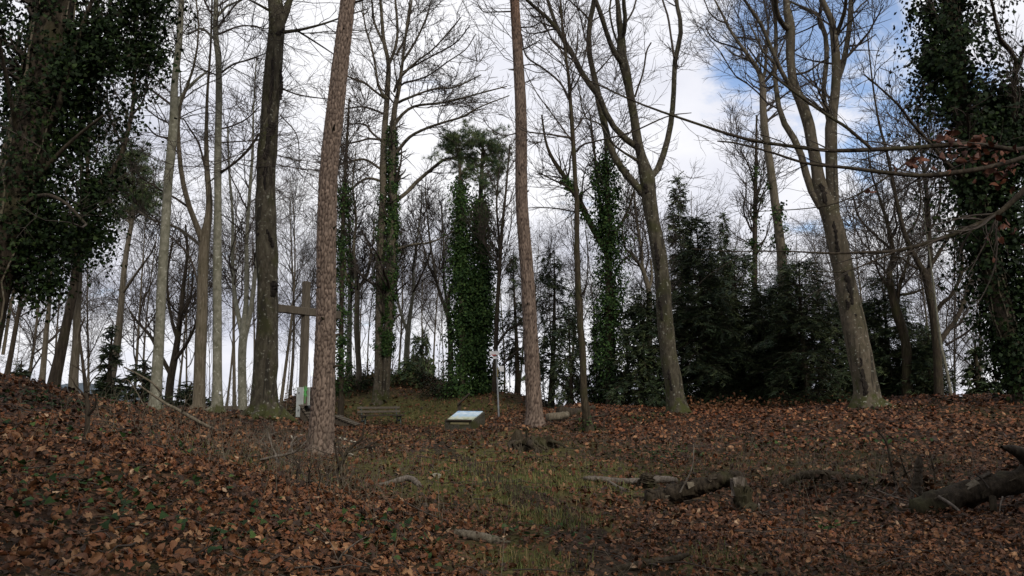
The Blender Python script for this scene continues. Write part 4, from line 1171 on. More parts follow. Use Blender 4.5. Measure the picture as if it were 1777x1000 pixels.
# --- leaning beech on the right and its neighbour
tree('beech_tree', 'thick leaning beech with a warm grey trunk, mossy foot and several upright stems', 21.5,
     [(1506, 708, 58), (1504, 690, 44), (1503, 670, 41), (1494, 625, 41), (1483, 568, 39), (1471, 511, 36), (1460, 454, 34), (1447, 395, 34), (1434, 355, 31), (1422, 318, 24), (1417, 288, 20), (1410, 252, 19), (1403, 216, 20), (1392, 180, 19), (1379, 151, 16), (1372, 108, 16), (1372, 72, 16), (1371, 43, 17), (1365, 18, 13), (1364, 0, 11)],
     [[(1446, 385, 24), (1445, 350, 23), (1444, 324, 22), (1443, 288, 22), (1442, 216, 22), (1447, 180, 17), (1451, 144, 17), (1451, 108, 17), (1448, 72, 15), (1445, 40, 12), (1432, 14, 11), (1427, 0, 10)],
      [(1449, 62, 9), (1457, 47, 8), (1466, 18, 7), (1468, 0, 6)], [(1455, 135, 10), (1460, 122, 9.5), (1466, 97, 10), (1472, 61, 9), (1476, 22, 10), (1477, 0, 9)], [(1440, 215, 10), (1436, 200, 9.5), (1429, 162, 9), (1434, 108, 9), (1433, 65, 9), (1423, 36, 8), (1416, 22, 7), (1395, 14, 5), (1378, 6, 4)],
      [(1425, 360, 15), (1412, 340, 14), (1400, 306, 13.5), (1387, 259, 13), (1371, 230, 12), (1355, 202, 10.5), (1348, 162, 9), (1344, 119, 8), (1347, 54, 7), (1340, 0, 5)], [(1373, 155, 9), (1367, 144, 8.5), (1355, 122, 8), (1333, 72, 7), (1321, 43, 7), (1304, 18, 6), (1292, 0, 5)], [(1368, 50, 11), (1358, 42, 10), (1347, 20, 9), (1346, 0, 9)],
      [(1374, 130, 5), (1400, 125, 4), (1425, 108, 3), (1440, 100, 2.4)], [(1476, 80, 4), (1490, 78, 3.4), (1505, 70, 2.6), (1520, 60, 2)], [(1345, 110, 5), (1325, 90, 4), (1310, 60, 3.4), (1300, 40, 2.6)]],
     M_BEECH, dict(n1=12, n2=150, n3=850, n4=2800, crown=0.7, trunk=False, t0=0.3, flat=0.7), seed=11, k=24, rings=90, flare=0.15, lump=0.09)
tree('ash_tree', 'wavy greenish grey trunk rising out of the dark conifers, nearest left of the leaning beech', 30.0,
     [(1368, 700, 22), (1364, 600, 19), (1360, 500, 18), (1354, 420, 16), (1346, 360, 15), (1339, 306, 14), (1331, 252, 13), (1326, 216, 13), (1324, 180, 12), (1323, 144, 11), (1312, 115, 7.5), (1288, 83, 6), (1268, 54, 5), (1250, 18, 4), (1240, 0, 3)],
     [[(1323, 140, 8), (1328, 122, 6.5), (1330, 79, 5), (1333, 40, 4), (1325, 0, 3)], [(1318, 122, 5), (1300, 105, 4), (1275, 95, 3), (1258, 82, 2)], [(1278, 65, 4), (1295, 66, 3.6), (1318, 70, 3)], [(1290, 88, 4), (1268, 80, 3.4), (1240, 70, 2.6), (1225, 50, 2)], [(1328, 160, 4), (1345, 150, 3), (1360, 152, 2)], [(1262, 40, 4), (1245, 35, 3), (1230, 20, 2.4), (1222, 0, 2)]],
     M_ASH, dict(n1=14, n2=150, n3=800, n4=2600, crown=0.55, flat=0.8), seed=12, k=14, ext=3, ivy=dict(n=1500, thick=0.16, baked_light=1.35, size=0.1, t0=0.12, t1=0.5, clump=0.1))

roots(bpy.data.objects['beech_tree.005'], 6, 0.45, 0.3, 2, M_BEECHD)
scars(bpy.data.objects['beech_tree.006'], 21.5, [([(1464, 468, 4), (1470, 482, 8), (1476, 505, 8), (1480, 530, 4)], 0.28, 0.1), ([(1468, 520, 4), (1472, 530, 6), (1470, 538, 3)], 0.29, 0.2), ([(1484, 545, 4), (1486, 550, 6), (1486, 556, 3)], 0.29, 0.2), ([(1493, 620, 3), (1495, 628, 5), (1494, 636, 3)], 0.3, 0.1), ([(1447, 380, 5), (1452, 410, 8), (1455, 440, 5)], 0.26, 0.4), ([(1424, 318, 6), (1432, 345, 8), (1440, 372, 6)], 0.22, 0.1), ([(1496, 640, 5), (1500, 665, 10), (1506, 690, 12)], 0.31, 0.2)], 42, M_SCAR)
scars(bpy.data.objects['beech_tree.005'], 23.0, [([(1118, 318, 5), (1124, 330, 9), (1128, 350, 5)], 0.205, 0.1), ([(1138, 420, 4), (1141, 445, 7), (1143, 470, 4)], 0.21, 0.1), ([(1146, 520, 3), (1148, 545, 5), (1150, 560, 3)], 0.215, 0.2), ([(1160, 640, 4), (1166, 670, 6), (1170, 690, 4)], 0.235, 0.1), ([(1102, 240, 5), (1106, 256, 9), (1110, 270, 5)], 0.14, 0.1), ([(1158, 575, 3), (1159, 590, 5), (1160, 605, 3)], 0.21, 0.4)], 43, M_SCAR)
roots(bpy.data.objects['beech_tree.006'], 9, 0.7, 0.36, 3, M_BEECH)
for _k in (1, 2, 3):
    roots(bpy.data.objects['beech_tree.%03d' % _k], 5, 0.35, 0.19, 3 + _k, M_PALE if _k != 2 else M_ASH)

# --- twisted pair on the right
tree('oak_tree', 'twisted bare oak with angular dark limbs against the sky, second from the ivy covered tree', 25.0,
     [(1630, 700, 16), (1628, 650, 14.5), (1626, 606, 14), (1620, 549, 14), (1613, 511, 13), (1607, 480, 14), (1598, 464, 10), (1590, 450, 9), (1573, 416, 8), (1562, 375, 7), (1555, 345, 6.5), (1539, 265, 5), (1526, 216, 4), (1515, 150, 3), (1505, 60, 2)],
     [[(1609, 484, 11), (1615, 454, 9.5), (1612, 415, 9), (1611, 378, 8), (1609, 340, 7), (1604, 300, 5.5), (1595, 240, 4), (1590, 180, 3)], [(1614, 462, 8), (1626, 445, 7), (1638, 424, 6), (1652, 400, 5), (1662, 375, 5), (1672, 330, 4), (1685, 290, 3)],
      [(1624, 542, 8), (1636, 525, 7), (1649, 515, 6), (1664, 488, 6), (1670, 454, 5), (1666, 420, 4), (1672, 395, 3)], [(1627, 600, 10), (1640, 580, 9), (1660, 553, 8), (1676, 515, 8), (1680, 495, 7), (1690, 482, 5), (1704, 478, 3.6), (1710, 465, 2.6)], [(1612, 400, 5), (1622, 385, 4), (1632, 350, 3.4), (1630, 310, 2.6)], [(1604, 300, 4), (1615, 275, 3.4), (1620, 240, 2.4)], [(1598, 468, 5), (1580, 460, 4), (1565, 448, 3), (1550, 445, 2)], [(1570, 410, 5), (1590, 385, 4), (1598, 345, 3), (1592, 300, 2)],
      [(1640, 600, 4), (1680, 575, 3.4), (1706, 548, 3), (1726, 520, 2)]],
     M_DARK, dict(n1=14, n2=190, n3=900, n4=2400, crown=0.45, flat=1.0, t0=0.15, up=0.1, up1=0.15), seed=13, k=12, ext=2)
tree('oak_tree', 'short gnarled mossy oak with corkscrew limbs, nearest right of the leaning beech', 26.0,
     [(1575, 700, 18), (1572, 600, 15), (1558, 549, 16), (1548, 511, 13), (1543, 473, 10), (1550, 446, 8.5), (1546, 416, 7.5), (1537, 378, 6), (1525, 340, 4), (1510, 290, 3), (1505, 230, 2)],
     [[(1549, 440, 6), (1538, 425, 5), (1527, 416, 4.6), (1505, 395, 4), (1489, 374, 3.4), (1480, 340, 2.6)], [(1556, 530, 8), (1562, 492, 7), (1570, 470, 5), (1574, 455, 4.6), (1582, 425, 3)], [(1548, 505, 5), (1535, 490, 4.6), (1526, 475, 4), (1520, 455, 3), (1524, 430, 2)], [(1563, 512, 5), (1585, 508, 4), (1605, 500, 3)], [(1546, 418, 4), (1556, 395, 3.4), (1552, 360, 2.8), (1560, 320, 2)]],
     M_MOSSY, dict(n1=12, n2=150, n3=700, n4=1900, crown=0.4, flat=1.0, up=0.08), seed=14, k=12, ext=1)
tree('birch_sapling', 'thin pale leaning sapling at the foot of the twisted oak', 22.5,
     [(1652, 696, 6), (1648, 670, 5), (1640, 630, 5), (1634, 606, 5), (1629, 570, 4.6), (1625, 540, 4), (1618, 480, 3.2), (1610, 420, 2.4), (1600, 350, 1.6)], [],
     M_PALE, dict(n2=14, n3=60, n4=200, crown=0.4), seed=15, k=8, ext=0, flare=0.2)

# --- the ivy masses near both edges
tree('ivy_covered_tree', 'big dark tree smothered in hanging ivy, close by at the far left', 9.0,
     [(-70, 760, 80), (-55, 690, 74), (-20, 500, 70), (20, 380, 68), (45, 270, 64), (65, 180, 62), (85, 75, 60), (100, 0, 55)],
     [[(70, 180, 20), (100, 120, 16), (150, 60, 12), (210, 20, 9), (260, -10, 7)], [(50, 270, 14), (95, 200, 12), (125, 100, 9), (160, 0, 7)], [(40, 290, 10), (20, 180, 8), (0, 80, 6), (-20, 0, 5)], [(60, 220, 12), (120, 150, 9), (180, 110, 7), (240, 95, 5), (280, 100, 4)], [(25, 370, 10), (70, 340, 8), (110, 350, 6), (150, 390, 4)], [(30, 350, 9), (80, 290, 8), (130, 240, 6), (180, 200, 4)]],
     M_DARK, dict(n1=6, n2=60, n3=260, n4=700, crown=0.4, rmin=0.0022, scale=0.35), seed=16, k=22, ext=4, limb_ext=1.5,
     ivy=[dict(n=5000, thick=0.08, baked_light=0.42, size=0.058, t0=0.2, t1=0.99, clump=0.09, nst=10), dict(n=6800, thick=0.5, baked_light=0.42, size=0.062, t0=0.22, t1=0.99, clump=0.13), dict(pl=[(70, 160, 12), (120, 100, 8), (180, 50, 6), (240, 10, 5), (290, -20, 4)], n=3600, thick=0.34, baked_light=0.42, size=0.062, clump=0.14), dict(pl=[(60, 220, 12), (120, 150, 9), (180, 110, 7), (240, 95, 5), (285, 90, 4)], n=2000, thick=0.26, baked_light=0.42, size=0.06, clump=0.12),
          dict(pl=[(30, 360, 9), (80, 290, 8), (130, 230, 6), (190, 150, 4)], n=3400, thick=0.3, baked_light=0.42, size=0.062, clump=0.13, dY=0.6), dict(pl=[(30, 400, 10), (80, 390, 8), (120, 400, 6), (160, 380, 4)], n=2600, thick=0.3, baked_light=0.42, size=0.06, clump=0.13), dict(pl=[(20, 470, 10), (60, 470, 8), (90, 500, 6)], n=1100, thick=0.22, baked_light=0.42, size=0.06, clump=0.11), dict(pl=[(40, 250, 9), (15, 150, 8), (5, 60, 6), (-10, 0, 4)], n=1500, thick=0.3, baked_light=0.42, size=0.06, clump=0.12), dict(pl=[(110, 310, 8), (160, 330, 6), (190, 350, 4)], n=900, thick=0.22, baked_light=0.42, size=0.06, clump=0.11)])
tree('ivy_covered_tree', 'tall dark tree sheathed in thick glossy ivy, nearest at the far right', 19.5,
     [(1784, 698, 44), (1772, 660, 36), (1742, 560, 34), (1710, 420, 33), (1680, 250, 32), (1660, 120, 30), (1648, 0, 28)],
     [[(1700, 330, 9), (1650, 290, 7), (1615, 250, 6), (1582, 213, 5), (1562, 186, 4.4), (1532, 157, 3.4), (1500, 130, 2.4)], [(1740, 330, 12), (1755, 250, 10), (1760, 200, 9), (1760, 132, 8.5), (1762, 96, 7.5), (1740, 76, 7), (1730, 48, 6), (1720, 0, 5)], [(1760, 130, 7), (1775, 90, 6), (1790, 50, 5)], [(1680, 200, 8), (1720, 160, 6), (1760, 150, 4)]],
     M_DARK, dict(n1=8, n2=90, n3=420, n4=1300, crown=0.3, rmin=0.0045, scale=0.8, flat=0.9), seed=17, k=18, ext=4,
     ivy=[dict(n=5500, thick=0.15, baked_light=0.42, size=0.112, t0=0.05, t1=0.99, clump=0.180, nst=8), dict(n=13000, thick=lambda t: 0.1 + 1.1 * np.clip((t - 0.1) / 0.28, 0, 1), baked_light=0.42, size=0.115, t0=0.05, t1=0.99, clump=0.240), dict(pl=[(1755, 420, 8), (1745, 330, 8), (1750, 240, 6), (1757, 150, 4)], n=7000, thick=0.68, baked_light=0.42, size=0.112, clump=0.270), dict(pl=[(1660, 200, 8), (1625, 130, 8), (1612, 60, 6), (1610, 0, 4)], n=2200, thick=0.42, baked_light=0.42, size=0.112, clump=0.210), dict(pl=[(1690, 330, 8), (1720, 250, 7), (1730, 180, 6)], n=4200, thick=0.63, baked_light=0.42, size=0.112, clump=0.255), dict(pl=[(1782, 600, 8), (1775, 520, 8), (1766, 430, 6)], n=2200, thick=0.33, baked_light=0.42, size=0.112, clump=0.285)])
tree('ivy_covered_tree', 'leaning ivy draped tree standing just inside the big left ivy mass', 17.0,
     [(92, 678, 21), (97, 650, 19), (108, 600, 17), (118, 550, 15), (128, 500, 14), (138, 420, 12), (160, 340, 11), (200, 290, 9), (216, 250, 8), (230, 190, 7), (234, 120, 6), (238, 0, 4)],
     [[(140, 415, 8), (150, 330, 7), (155, 200, 6), (165, 100, 5), (165, 0, 4)], [(132, 470, 5), (170, 380, 4), (205, 330, 3)], [(214, 255, 4), (190, 200, 3.6), (185, 140, 3)], [(230, 200, 4), (250, 170, 3), (255, 120, 2)]],
     M_DARK, dict(n1=6, n2=60, n3=300, n4=900, crown=0.45), seed=18, k=14, ext=2,
     ivy=[dict(n=2200, thick=0.5, baked_light=0.42, size=0.085, t0=0.33, t1=0.98, clump=0.2), dict(pl=[(138, 470, 8), (150, 330, 7), (155, 200, 6), (165, 60, 5)], n=2500, thick=0.62, baked_light=0.42, size=0.085, clump=0.24), dict(pl=[(100, 440, 8), (150, 420, 7), (185, 400, 6)], n=1600, thick=0.4, baked_light=0.42, size=0.085, clump=0.2), dict(pl=[(235, 120, 6), (255, 60, 6), (270, 0, 5)], n=1500, thick=0.4, baked_light=0.42, size=0.085, clump=0.2)])
tree('ash_tree', 'plain brown trunk close against the right side of the leaning ivy draped tree', 18.0, [(127, 690, 16), (128, 650, 14.5), (132, 600, 13), (134, 540, 12), (137, 480, 11), (139, 430, 9.5), (143, 340, 7), (140, 240, 5), (148, 100, 3), (150, 0, 2)], [], M_ASH, dict(n1=5, n2=40, n3=150, n4=400, crown=0.4), seed=19, k=12, ext=1)
tree('ash_tree', 'thin trunk with ivy round its top on the bank, third from the left edge', 18.0, [(72, 672, 11), (75, 640, 9.5), (80, 580, 8.5), (85, 530, 7), (88, 470, 6), (85, 380, 4), (90, 260, 2.6)], [], M_ASH, dict(n1=5, n2=40, n3=150, n4=400, crown=0.4), seed=20, k=10, ext=0, ivy=dict(n=420, thick=0.12, size=0.09, t0=0.35, t1=0.8, clump=0.13))
tree('ash_tree', 'small forked bare tree on the bank, leftmost under the ivy mass', 19.0, [(12, 652, 10), (20, 610, 8.5), (28, 565, 7.5), (34, 530, 6), (42, 490, 4.5), (50, 440, 3)], [[(30, 552, 5), (45, 520, 4), (60, 500, 3)], [(28, 560, 4), (15, 520, 3), (5, 490, 2)]], M_DARK, dict(n1=5, n2=40, n3=180, n4=500, crown=0.4), seed=21, k=10, ext=0)


# --- Scots pines with living crowns
def scots(label, Y, trunk, crown_c, seed, ivy=None, limbs=(), ntuft=900, group=None):
    root, P, R = tree('scots_pine', label, Y, trunk, limbs, M_ASH, None, group, seed, ivy, 0.3, 12, 0)
    rng = RS(4000 + seed)
    base = np.array(root.location)
    blist, rl = [], []
    for (px, py, rx, ry) in crown_c:
        c = W(px, py, Y); s = Y / FPX
        m = max(8, int(rx * ry / 28))
        tgt = c + rng.normal(size=(m, 3)) * np.array([rx * s * 0.75, rx * s * 0.75, ry * s * 0.7])
        d = np.linalg.norm(P[None] - (tgt * 1.0)[:, None], axis=2)
        st = P[np.maximum(d.argmin(1) - 2, 0)]
        t = np.linspace(0, 1, 8)[None, :, None]
        B = st[:, None] * (1 - t) + tgt[:, None] * t + np.array([0, 0, 0.12]) * np.sin(t * math.pi) * np.linalg.norm(tgt - st, axis=1)[:, None, None] + rng.normal(size=(m, 8, 3)) * 0.04
        blist.append(B); rl.append(np.tile(0.03 * np.linspace(1, 0.3, 8), (m, 1)))
    B = np.concatenate(blist); BR = np.concatenate(rl)
    b2, r2 = grow(rng, B, BR, len(B) * 9, 0.45, 1, 0.3, 0.9, 0.8, 0.08, 5, 0.5, 0.16, 0.006)
    V, F = joinvf([tubes(B, BR, 5), tubes(b2, r2, 3)])
    mk('branches', V - base, F, M_ASH, root, kind='stuff')
    tuft_needles(rng, b2, ntuft, 0.22, root, base, 18, 0.009, 1.0, NEED_C * 1.8)
    return root


scots('ivy clad pine with a flat needle crown, left one of the pair behind the signpost', 37.0, [(803, 690, 12), (802, 600, 11), (801, 500, 10), (800, 420, 9), (799, 340, 7), (798, 290, 6), (796, 262, 4)], [(796, 262, 24, 20), (782, 250, 14, 12), (806, 300, 16, 16)], 31,
      ivy=[dict(n=15000, thick=lambda t: np.clip(0.95 - 1.1 * t, 0.2, 1), baked_light=1.35, size=0.115, t0=0.0, t1=0.86, clump=0.2)], ntuft=420)
scots('ivy clad pine with a wide needle crown, right one of the pair behind the signpost', 37.5, [(838, 690, 13), (838, 600, 12), (838, 500, 11), (836, 420, 9), (834, 350, 8), (836, 300, 7), (838, 262, 5), (838, 240, 4)], [(832, 248, 34, 18), (856, 268, 22, 22), (868, 296, 14, 20), (820, 285, 18, 18), (845, 320, 20, 16)], 32,
      ivy=[dict(n=18000, thick=lambda t: np.clip(0.95 - 0.9 * t, 0.25, 1), baked_light=1.35, size=0.115, t0=0.0, t1=0.76, clump=0.21), dict(pl=[(822, 640, 8), (821, 560, 8), (820, 480, 8)], n=10000, thick=0.5, baked_light=1.35, size=0.12, clump=0.24)], ntuft=900)
scots('reddish leaning Scots pine with a bushy crown beside the left ivy mass', 30.0, [(189, 700, 17), (191, 670, 15), (198, 625, 14), (204, 592, 13), (211, 520, 10), (218, 448, 9), (230, 376, 7), (232, 340, 6.5), (230, 290, 5), (226, 262, 4)], [(228, 275, 30, 22), (236, 330, 30, 18), (252, 350, 18, 14), (205, 340, 26, 22)], 33, ntuft=1100, limbs=[[(228, 385, 4), (245, 372, 3.4), (262, 380, 3)], [(212, 510, 5), (240, 470, 4), (262, 440, 3), (270, 420, 2)]])

# --- other traced trees of the middle distance
MIDF = dict(n1=8, n2=80, n3=420, n4=1200, crown=0.35, up1=0.2, up=0.12, a1=0.6)
tree('ivy_covered_tree', 'narrow ivy column right behind the large plated pine trunk', 34.0, [(592, 690, 9), (592, 600, 8), (593, 500, 8), (594, 420, 7), (597, 340, 6), (602, 250, 5), (606, 170, 3)], [], M_DARK, dict(MIDF, crown=0.6), seed=40, k=10, ext=0, ivy=dict(n=4200, thick=0.26, baked_light=1.35, size=0.1, t0=0.1, t1=0.72, clump=0.15))
tree('ash_tree', 'crooked dark tree with a curved stem, between the ivy column and the twin-stemmed beech', 40.0, [(620, 670, 11), (623, 646, 10), (619, 574, 9.5), (620, 502, 8.5), (616, 460, 6), (614, 426, 5), (618, 380, 4), (612, 320, 3), (618, 260, 2)], [[(621, 505, 6), (630, 488, 5), (637, 473, 4.4), (646, 430, 3), (650, 380, 2)], [(619, 500, 6), (608, 490, 5), (600, 477, 4.6), (597, 430, 3)]], M_ASH, MIDF, seed=41, k=10, ext=0)
tree('ash_tree', 'pale straight stem in the thicket, left of the crooked dark tree', 41.0, [(606, 670, 11), (606, 600, 9), (607, 540, 8), (608, 470, 6), (606, 400, 4), (600, 330, 3)], [[(607, 520, 5), (612, 480, 4), (614, 440, 3)]], M_PALE, MIDF, seed=42, k=10, ext=0)
tree('hornbeam_tree', 'pale tree with a wide V fork behind the yew bush', 43.0, [(704, 670, 9), (704, 628, 8), (708, 575, 9), (714, 530, 6.5), (718, 502, 5.5), (717, 466, 4.5), (722, 430, 3.6), (730, 370, 2.4), (732, 320, 1.6)], [[(707, 575, 6), (695, 542, 5), (688, 502, 4), (686, 440, 3), (690, 380, 2)], [(716, 510, 4), (735, 470, 3), (750, 430, 2)]], M_PALE, MIDF, seed=43, k=10, ext=0)
tree('hornbeam_tree', 'bare tree with a broad spray of steep stems, left of the ivy clad pine pair', 40.0, [(782, 685, 11), (782, 640, 10), (781, 574, 9.5), (776, 542, 9), (766, 518, 6), (758, 490, 5), (753, 460, 4), (747, 426, 3.4), (740, 360, 2.4), (738, 320, 1.6)], [[(777, 540, 7), (780, 509, 6), (790, 480, 5), (796, 448, 4), (802, 380, 3)], [(776, 535, 5), (770, 480, 4), (770, 420, 3), (765, 350, 2)], [(760, 495, 4), (742, 455, 3), (728, 400, 2)]], M_ASH, MIDF, seed=44, k=10, ext=0)
tree('ash_tree', 'slim two-stemmed tree immediately right of the ivy clad pine pair', 36.0, [(857, 692, 9), (859, 640, 8.5), (862, 560, 8), (866, 480, 7), (871, 400, 6), (878, 330, 4), (885, 250, 2.6)], [[(863, 540, 5), (868, 450, 4.4), (862, 360, 3.4), (866, 290, 2)], [(862, 600, 5), (880, 575, 4), (905, 560, 3)], [(861, 650, 4), (885, 620, 3.4), (905, 605, 3)]], M_DARK, MIDF, seed=45, k=10, ext=0)
tree('ivy_covered_tree', 'tree with ragged ivy and a heavy left limb, behind the slender young tree', 29.0, [(1062, 712, 20), (1060, 620, 17), (1058, 540, 15), (1056, 440, 13), (1054, 350, 10), (1052, 290, 7), (1050, 240, 5), (1046, 180, 3)],
     [[(1056, 445, 12), (1037, 410, 12), (1020, 380, 11), (1007, 352, 11), (980, 308, 9), (958, 274, 6.5), (947, 245, 4.6), (940, 200, 3)], [(1054, 400, 8), (1042, 355, 6.5), (1036, 300, 5), (1030, 250, 4), (1024, 200, 3)], [(1058, 420, 6), (1080, 385, 5), (1095, 350, 4), (1105, 310, 3)], [(1000, 345, 5), (985, 325, 4), (955, 310, 3), (935, 300, 2)], [(1056, 515, 5), (1075, 460, 4), (1098, 440, 3)]],
     M_MOSSY, dict(n1=10, n2=110, n3=560, n4=1600, crown=0.5, t0=0.3), seed=46, k=12, ext=0, ivy=[dict(n=9500, thick=lambda t: 0.65 - 0.45 * t, baked_light=1.35, size=0.1, t0=0.08, t1=0.84, clump=0.22), dict(pl=[(1054, 410, 8), (1042, 355, 8), (1036, 290, 5)], n=800, thick=0.16, baked_light=1.35, size=0.1, clump=0.13), dict(pl=[(1037, 410, 10), (1018, 375, 10), (1000, 340, 8), (980, 310, 6)], n=700, thick=0.12, baked_light=1.35, size=0.09, clump=0.1)])
tree('ash_tree', 'bare tree with a bowed left arm, between the ragged ivy tree and great forked beech', 33.0, [(1128, 712, 12), (1126, 640, 11), (1127, 580, 10), (1127, 520, 9.5), (1123, 492, 9), (1115, 465, 6), (1113, 435, 6), (1106, 389, 4.4), (1100, 330, 3)], [[(1120, 480, 6), (1110, 460, 5.6), (1098, 443, 5), (1085, 430, 3.6), (1080, 400, 3)], [(1126, 505, 5), (1131, 480, 4.6), (1129, 450, 3.4)]], M_ASH, MIDF, seed=47, k=10, ext=0)
tree('ivy_covered_tree', 'thin ivy wrapped stem among the dark conifer tops, left of the wavy greenish grey tree', 34.0, [(1312, 710, 12), (1311, 600, 11), (1310, 500, 9), (1310, 400, 8), (1311, 320, 6), (1312, 270, 5), (1313, 200, 3)], [[(1311, 330, 4), (1300, 290, 3), (1285, 260, 2)]], M_DARK, dict(MIDF, crown=0.55), seed=48, k=10, ext=0, ivy=dict(n=1500, thick=0.2, baked_light=1.35, size=0.1, t0=0.2, t1=0.85, clump=0.13))
tree('oak_tree', 'low spreading bare oak with forked stems behind the pale bent beech trunk', 31.0, [(292, 700, 14), (296, 660, 13), (305, 610, 11), (312, 560, 9), (318, 500, 7), (325, 440, 5), (322, 390, 3)], [[(296, 650, 8), (275, 610, 7), (262, 585, 6), (240, 560, 4), (225, 540, 3)], [(300, 630, 7), (325, 595, 6), (340, 560, 4), (348, 520, 3)], [(308, 590, 6), (295, 540, 5), (290, 480, 4), (300, 420, 3)], [(313, 550, 5), (330, 520, 4), (335, 470, 3)]], M_DARK, dict(MIDF, crown=0.3, flat=1.0), seed=49, k=10, ext=0)

# --- bare trees farther back, on the falling ground behind the rim
def bare_tree(label, seed, H=13.0, group=None, tr=0.10):
    rng = RS(5000 + seed)
    root = thing('bare_tree', label, 'tree', (0, 0, 0), group)
    z = np.linspace(-0.5, H, 26)
    P = np.stack([0.25 * np.sin(z * 0.35 + seed), 0.2 * np.cos(z * 0.3 + 2 * seed), z], 1); P[:, :2] -= P[1, :2]
    R = tr * np.linspace(1.1, 0.1, 26)
    V, F = trunk_mesh(P, R, 9, rng, 0, 0.2)
    mk('trunk', V, F, M_ASH, root)
    Q = P[9:]; QR = R[9:]
    P1, R1 = grow(rng, Q[None], QR[None], 15, 0.0, 0.95, 2.8, 6.0, (0.75, 0.95, 0.6, 0.85, 0.5, 0.7)[seed], (0.07, 0.03, 0.12, 0.06, 0.14, 0.08)[seed], 10, 0.55, 0.17, 0.018, 1.0)
    for i in range(15):
        V, F = tubes(P1[i:i + 1], R1[i:i + 1], 5); mk('limb', V, F, M_TWIG, root)
    P2, R2 = grow(rng, P1, R1, 130, 0.15, 1, 0.9, 2.8, 0.8, 0.06, 7, 0.5, 0.18, 0.009, 1.0)
    P3, R3 = grow(rng, P2, R2, 620, 0.1, 1, 0.5, 1.5, 0.8, 0.04, 5, 0.55, 0.17, 0.0065, 1.0)
    P4, R4 = grow(rng, P3, R3, 1300, 0.1, 1, 0.3, 0.8, 0.8, 0.03, 3, 0.6, 0.12, 0.005, 1.0)
    V, F = joinvf([tubes(P2, R2, 3), tubes(P3, R3, 3), tubes(P4, R4, 3)])
    mk('twigs', V, F, M_TWIG, root, kind='stuff')
    return root


rng = RS(77)
protos = [bare_tree('x', s, tr=(0.10, 0.085, 0.11, 0.07, 0.045, 0.05)[s]) for s in range(6)]
used = [False] * 6
REG = [(280, 'beyond the left bank', 'distant bare trees beyond the left bank'),
       (470, 'between the slim grey trunks', 'distant bare trees between the slim grey trunks'),
       (650, 'behind the cross and plated pine', 'distant bare trees behind the cross'),
       (800, 'behind the bench mound', 'distant bare trees behind the bench mound'),
       (1000, 'behind the signpost and slim pine', 'distant bare trees behind the signpost'),
       (1250, 'behind the great forked beech', 'distant bare trees behind the forked beech'),
       (1480, 'rising behind the dark conifers', 'distant bare trees behind the conifers'),
       (1800, 'behind the twisted oaks', 'distant bare trees behind the twisted oaks')]
ORD = ['leftmost', 'second', 'third', 'fourth', 'fifth', 'sixth', 'seventh', 'eighth', 'ninth', 'tenth', 'eleventh', 'twelfth', 'thirteenth', 'fourteenth', 'fifteenth']
BG = [(-30, 40), (40, 36), (110, 42), (160, 47), (240, 40), (262, 50), (310, 38), (330, 46), (395, 36), (412, 44), (440, 52), (490, 38), (505, 46), (530, 50), (545, 40), (575, 52), (615, 50), (640, 47), (632, 55), (690, 54), (715, 58), (738, 50), (755, 56), (770, 47), (875, 50), (900, 42), (930, 38), (960, 44), (985, 36), (1030, 40), (1085, 42), (1110, 46), (1150, 38), (1195, 44),
      (1240, 36), (1275, 42), (1335, 38), (1385, 44), (1420, 36), (1470, 40), (1510, 36), (1545, 42), (1590, 36), (1650, 38), (1690, 33), (1730, 36), (1790, 34),
      (20, 33), (150, 34), (365, 42), (500, 34), (555, 46), (600, 46), (680, 47), (762, 52), (885, 40), (945, 33), (1140, 34), (1460, 33), (1705, 29)]
_cnt = {}
BG = sorted((px, Y, i >= 47) for i, (px, Y) in enumerate(BG))
for j, (px, Y, thin) in enumerate(BG):
    k = 4 + j % 2 if thin else j % 4
    x = float(W(px, 600, Y)[0]); z = hz1(x, Y)
    top = rng.uniform(420, 540) if thin else (rng.uniform(300, 430) if not 570 < px < 800 else rng.uniform(330, 450))
    Hh = float(W(px, top, Y)[2]) - z
    s = np.clip(Hh / 13.0, 0.5, 1.6)
    where, grp = [(a, g) for lim, a, g in REG if px < lim][0]
    _cnt[grp] = _cnt.get(grp, 0) + 1
    n_ = _cnt[grp]
    lab = ('slender ' if thin else '') + 'distant bare tree ' + where + ', ' + (ORD[n_ - 1] if n_ == 1 else ORD[n_ - 1] + ' from the left there')
    sc3 = (s * rng.uniform(0.75, 1.0), s * rng.uniform(0.75, 1.0), s)
    if not used[k]:
        o = protos[k]; used[k] = True
        o.location = (x, Y, z); o.rotation_euler = (0, 0, rng.random() * 6.28); o.scale = sc3; o['label'] = lab; o['group'] = grp
    else:
        dup(protos[k], (x, Y, z), rng.random() * 6.28, sc3, lab, grp)

# low tangle of thin stems on the slopes behind the rim
rng = RS(78)
n = 1500
y = rng.uniform(31, 50, n); x = rng.uniform(-0.72, 0.16, n) * y
m_ = rng.random(n) < 0.22
x = np.where(m_, rng.uniform(0.2, 0.72, n) * y, x)
k = (y > 43) | (np.abs(x + 5) > 7.5) ; x, y = x[k], y[k]; n = len(x)
P = np.zeros((n, 5, 3)); P[:, 0] = np.stack([x, y, hz(x, y) - 0.1], 1)
d = unit(rng.normal(size=(n, 3)) * 0.22 + [0, 0, 1]); hh = rng.uniform(1.2, 4.2, n)
for j in range(1, 5):
    d = unit(d + rng.normal(size=(n, 3)) * 0.12); P[:, j] = P[:, j - 1] + d * hh[:, None] / 4
R = rng.uniform(0.008, 0.02, n)[:, None] * np.linspace(1, 0.4, 5)
p2, r2 = grow(rng, P, R, 5200, 0.15, 1.0, 0.4, 1.3, 0.6, 0.06, 3, 0.5, 0.2, 0.006)
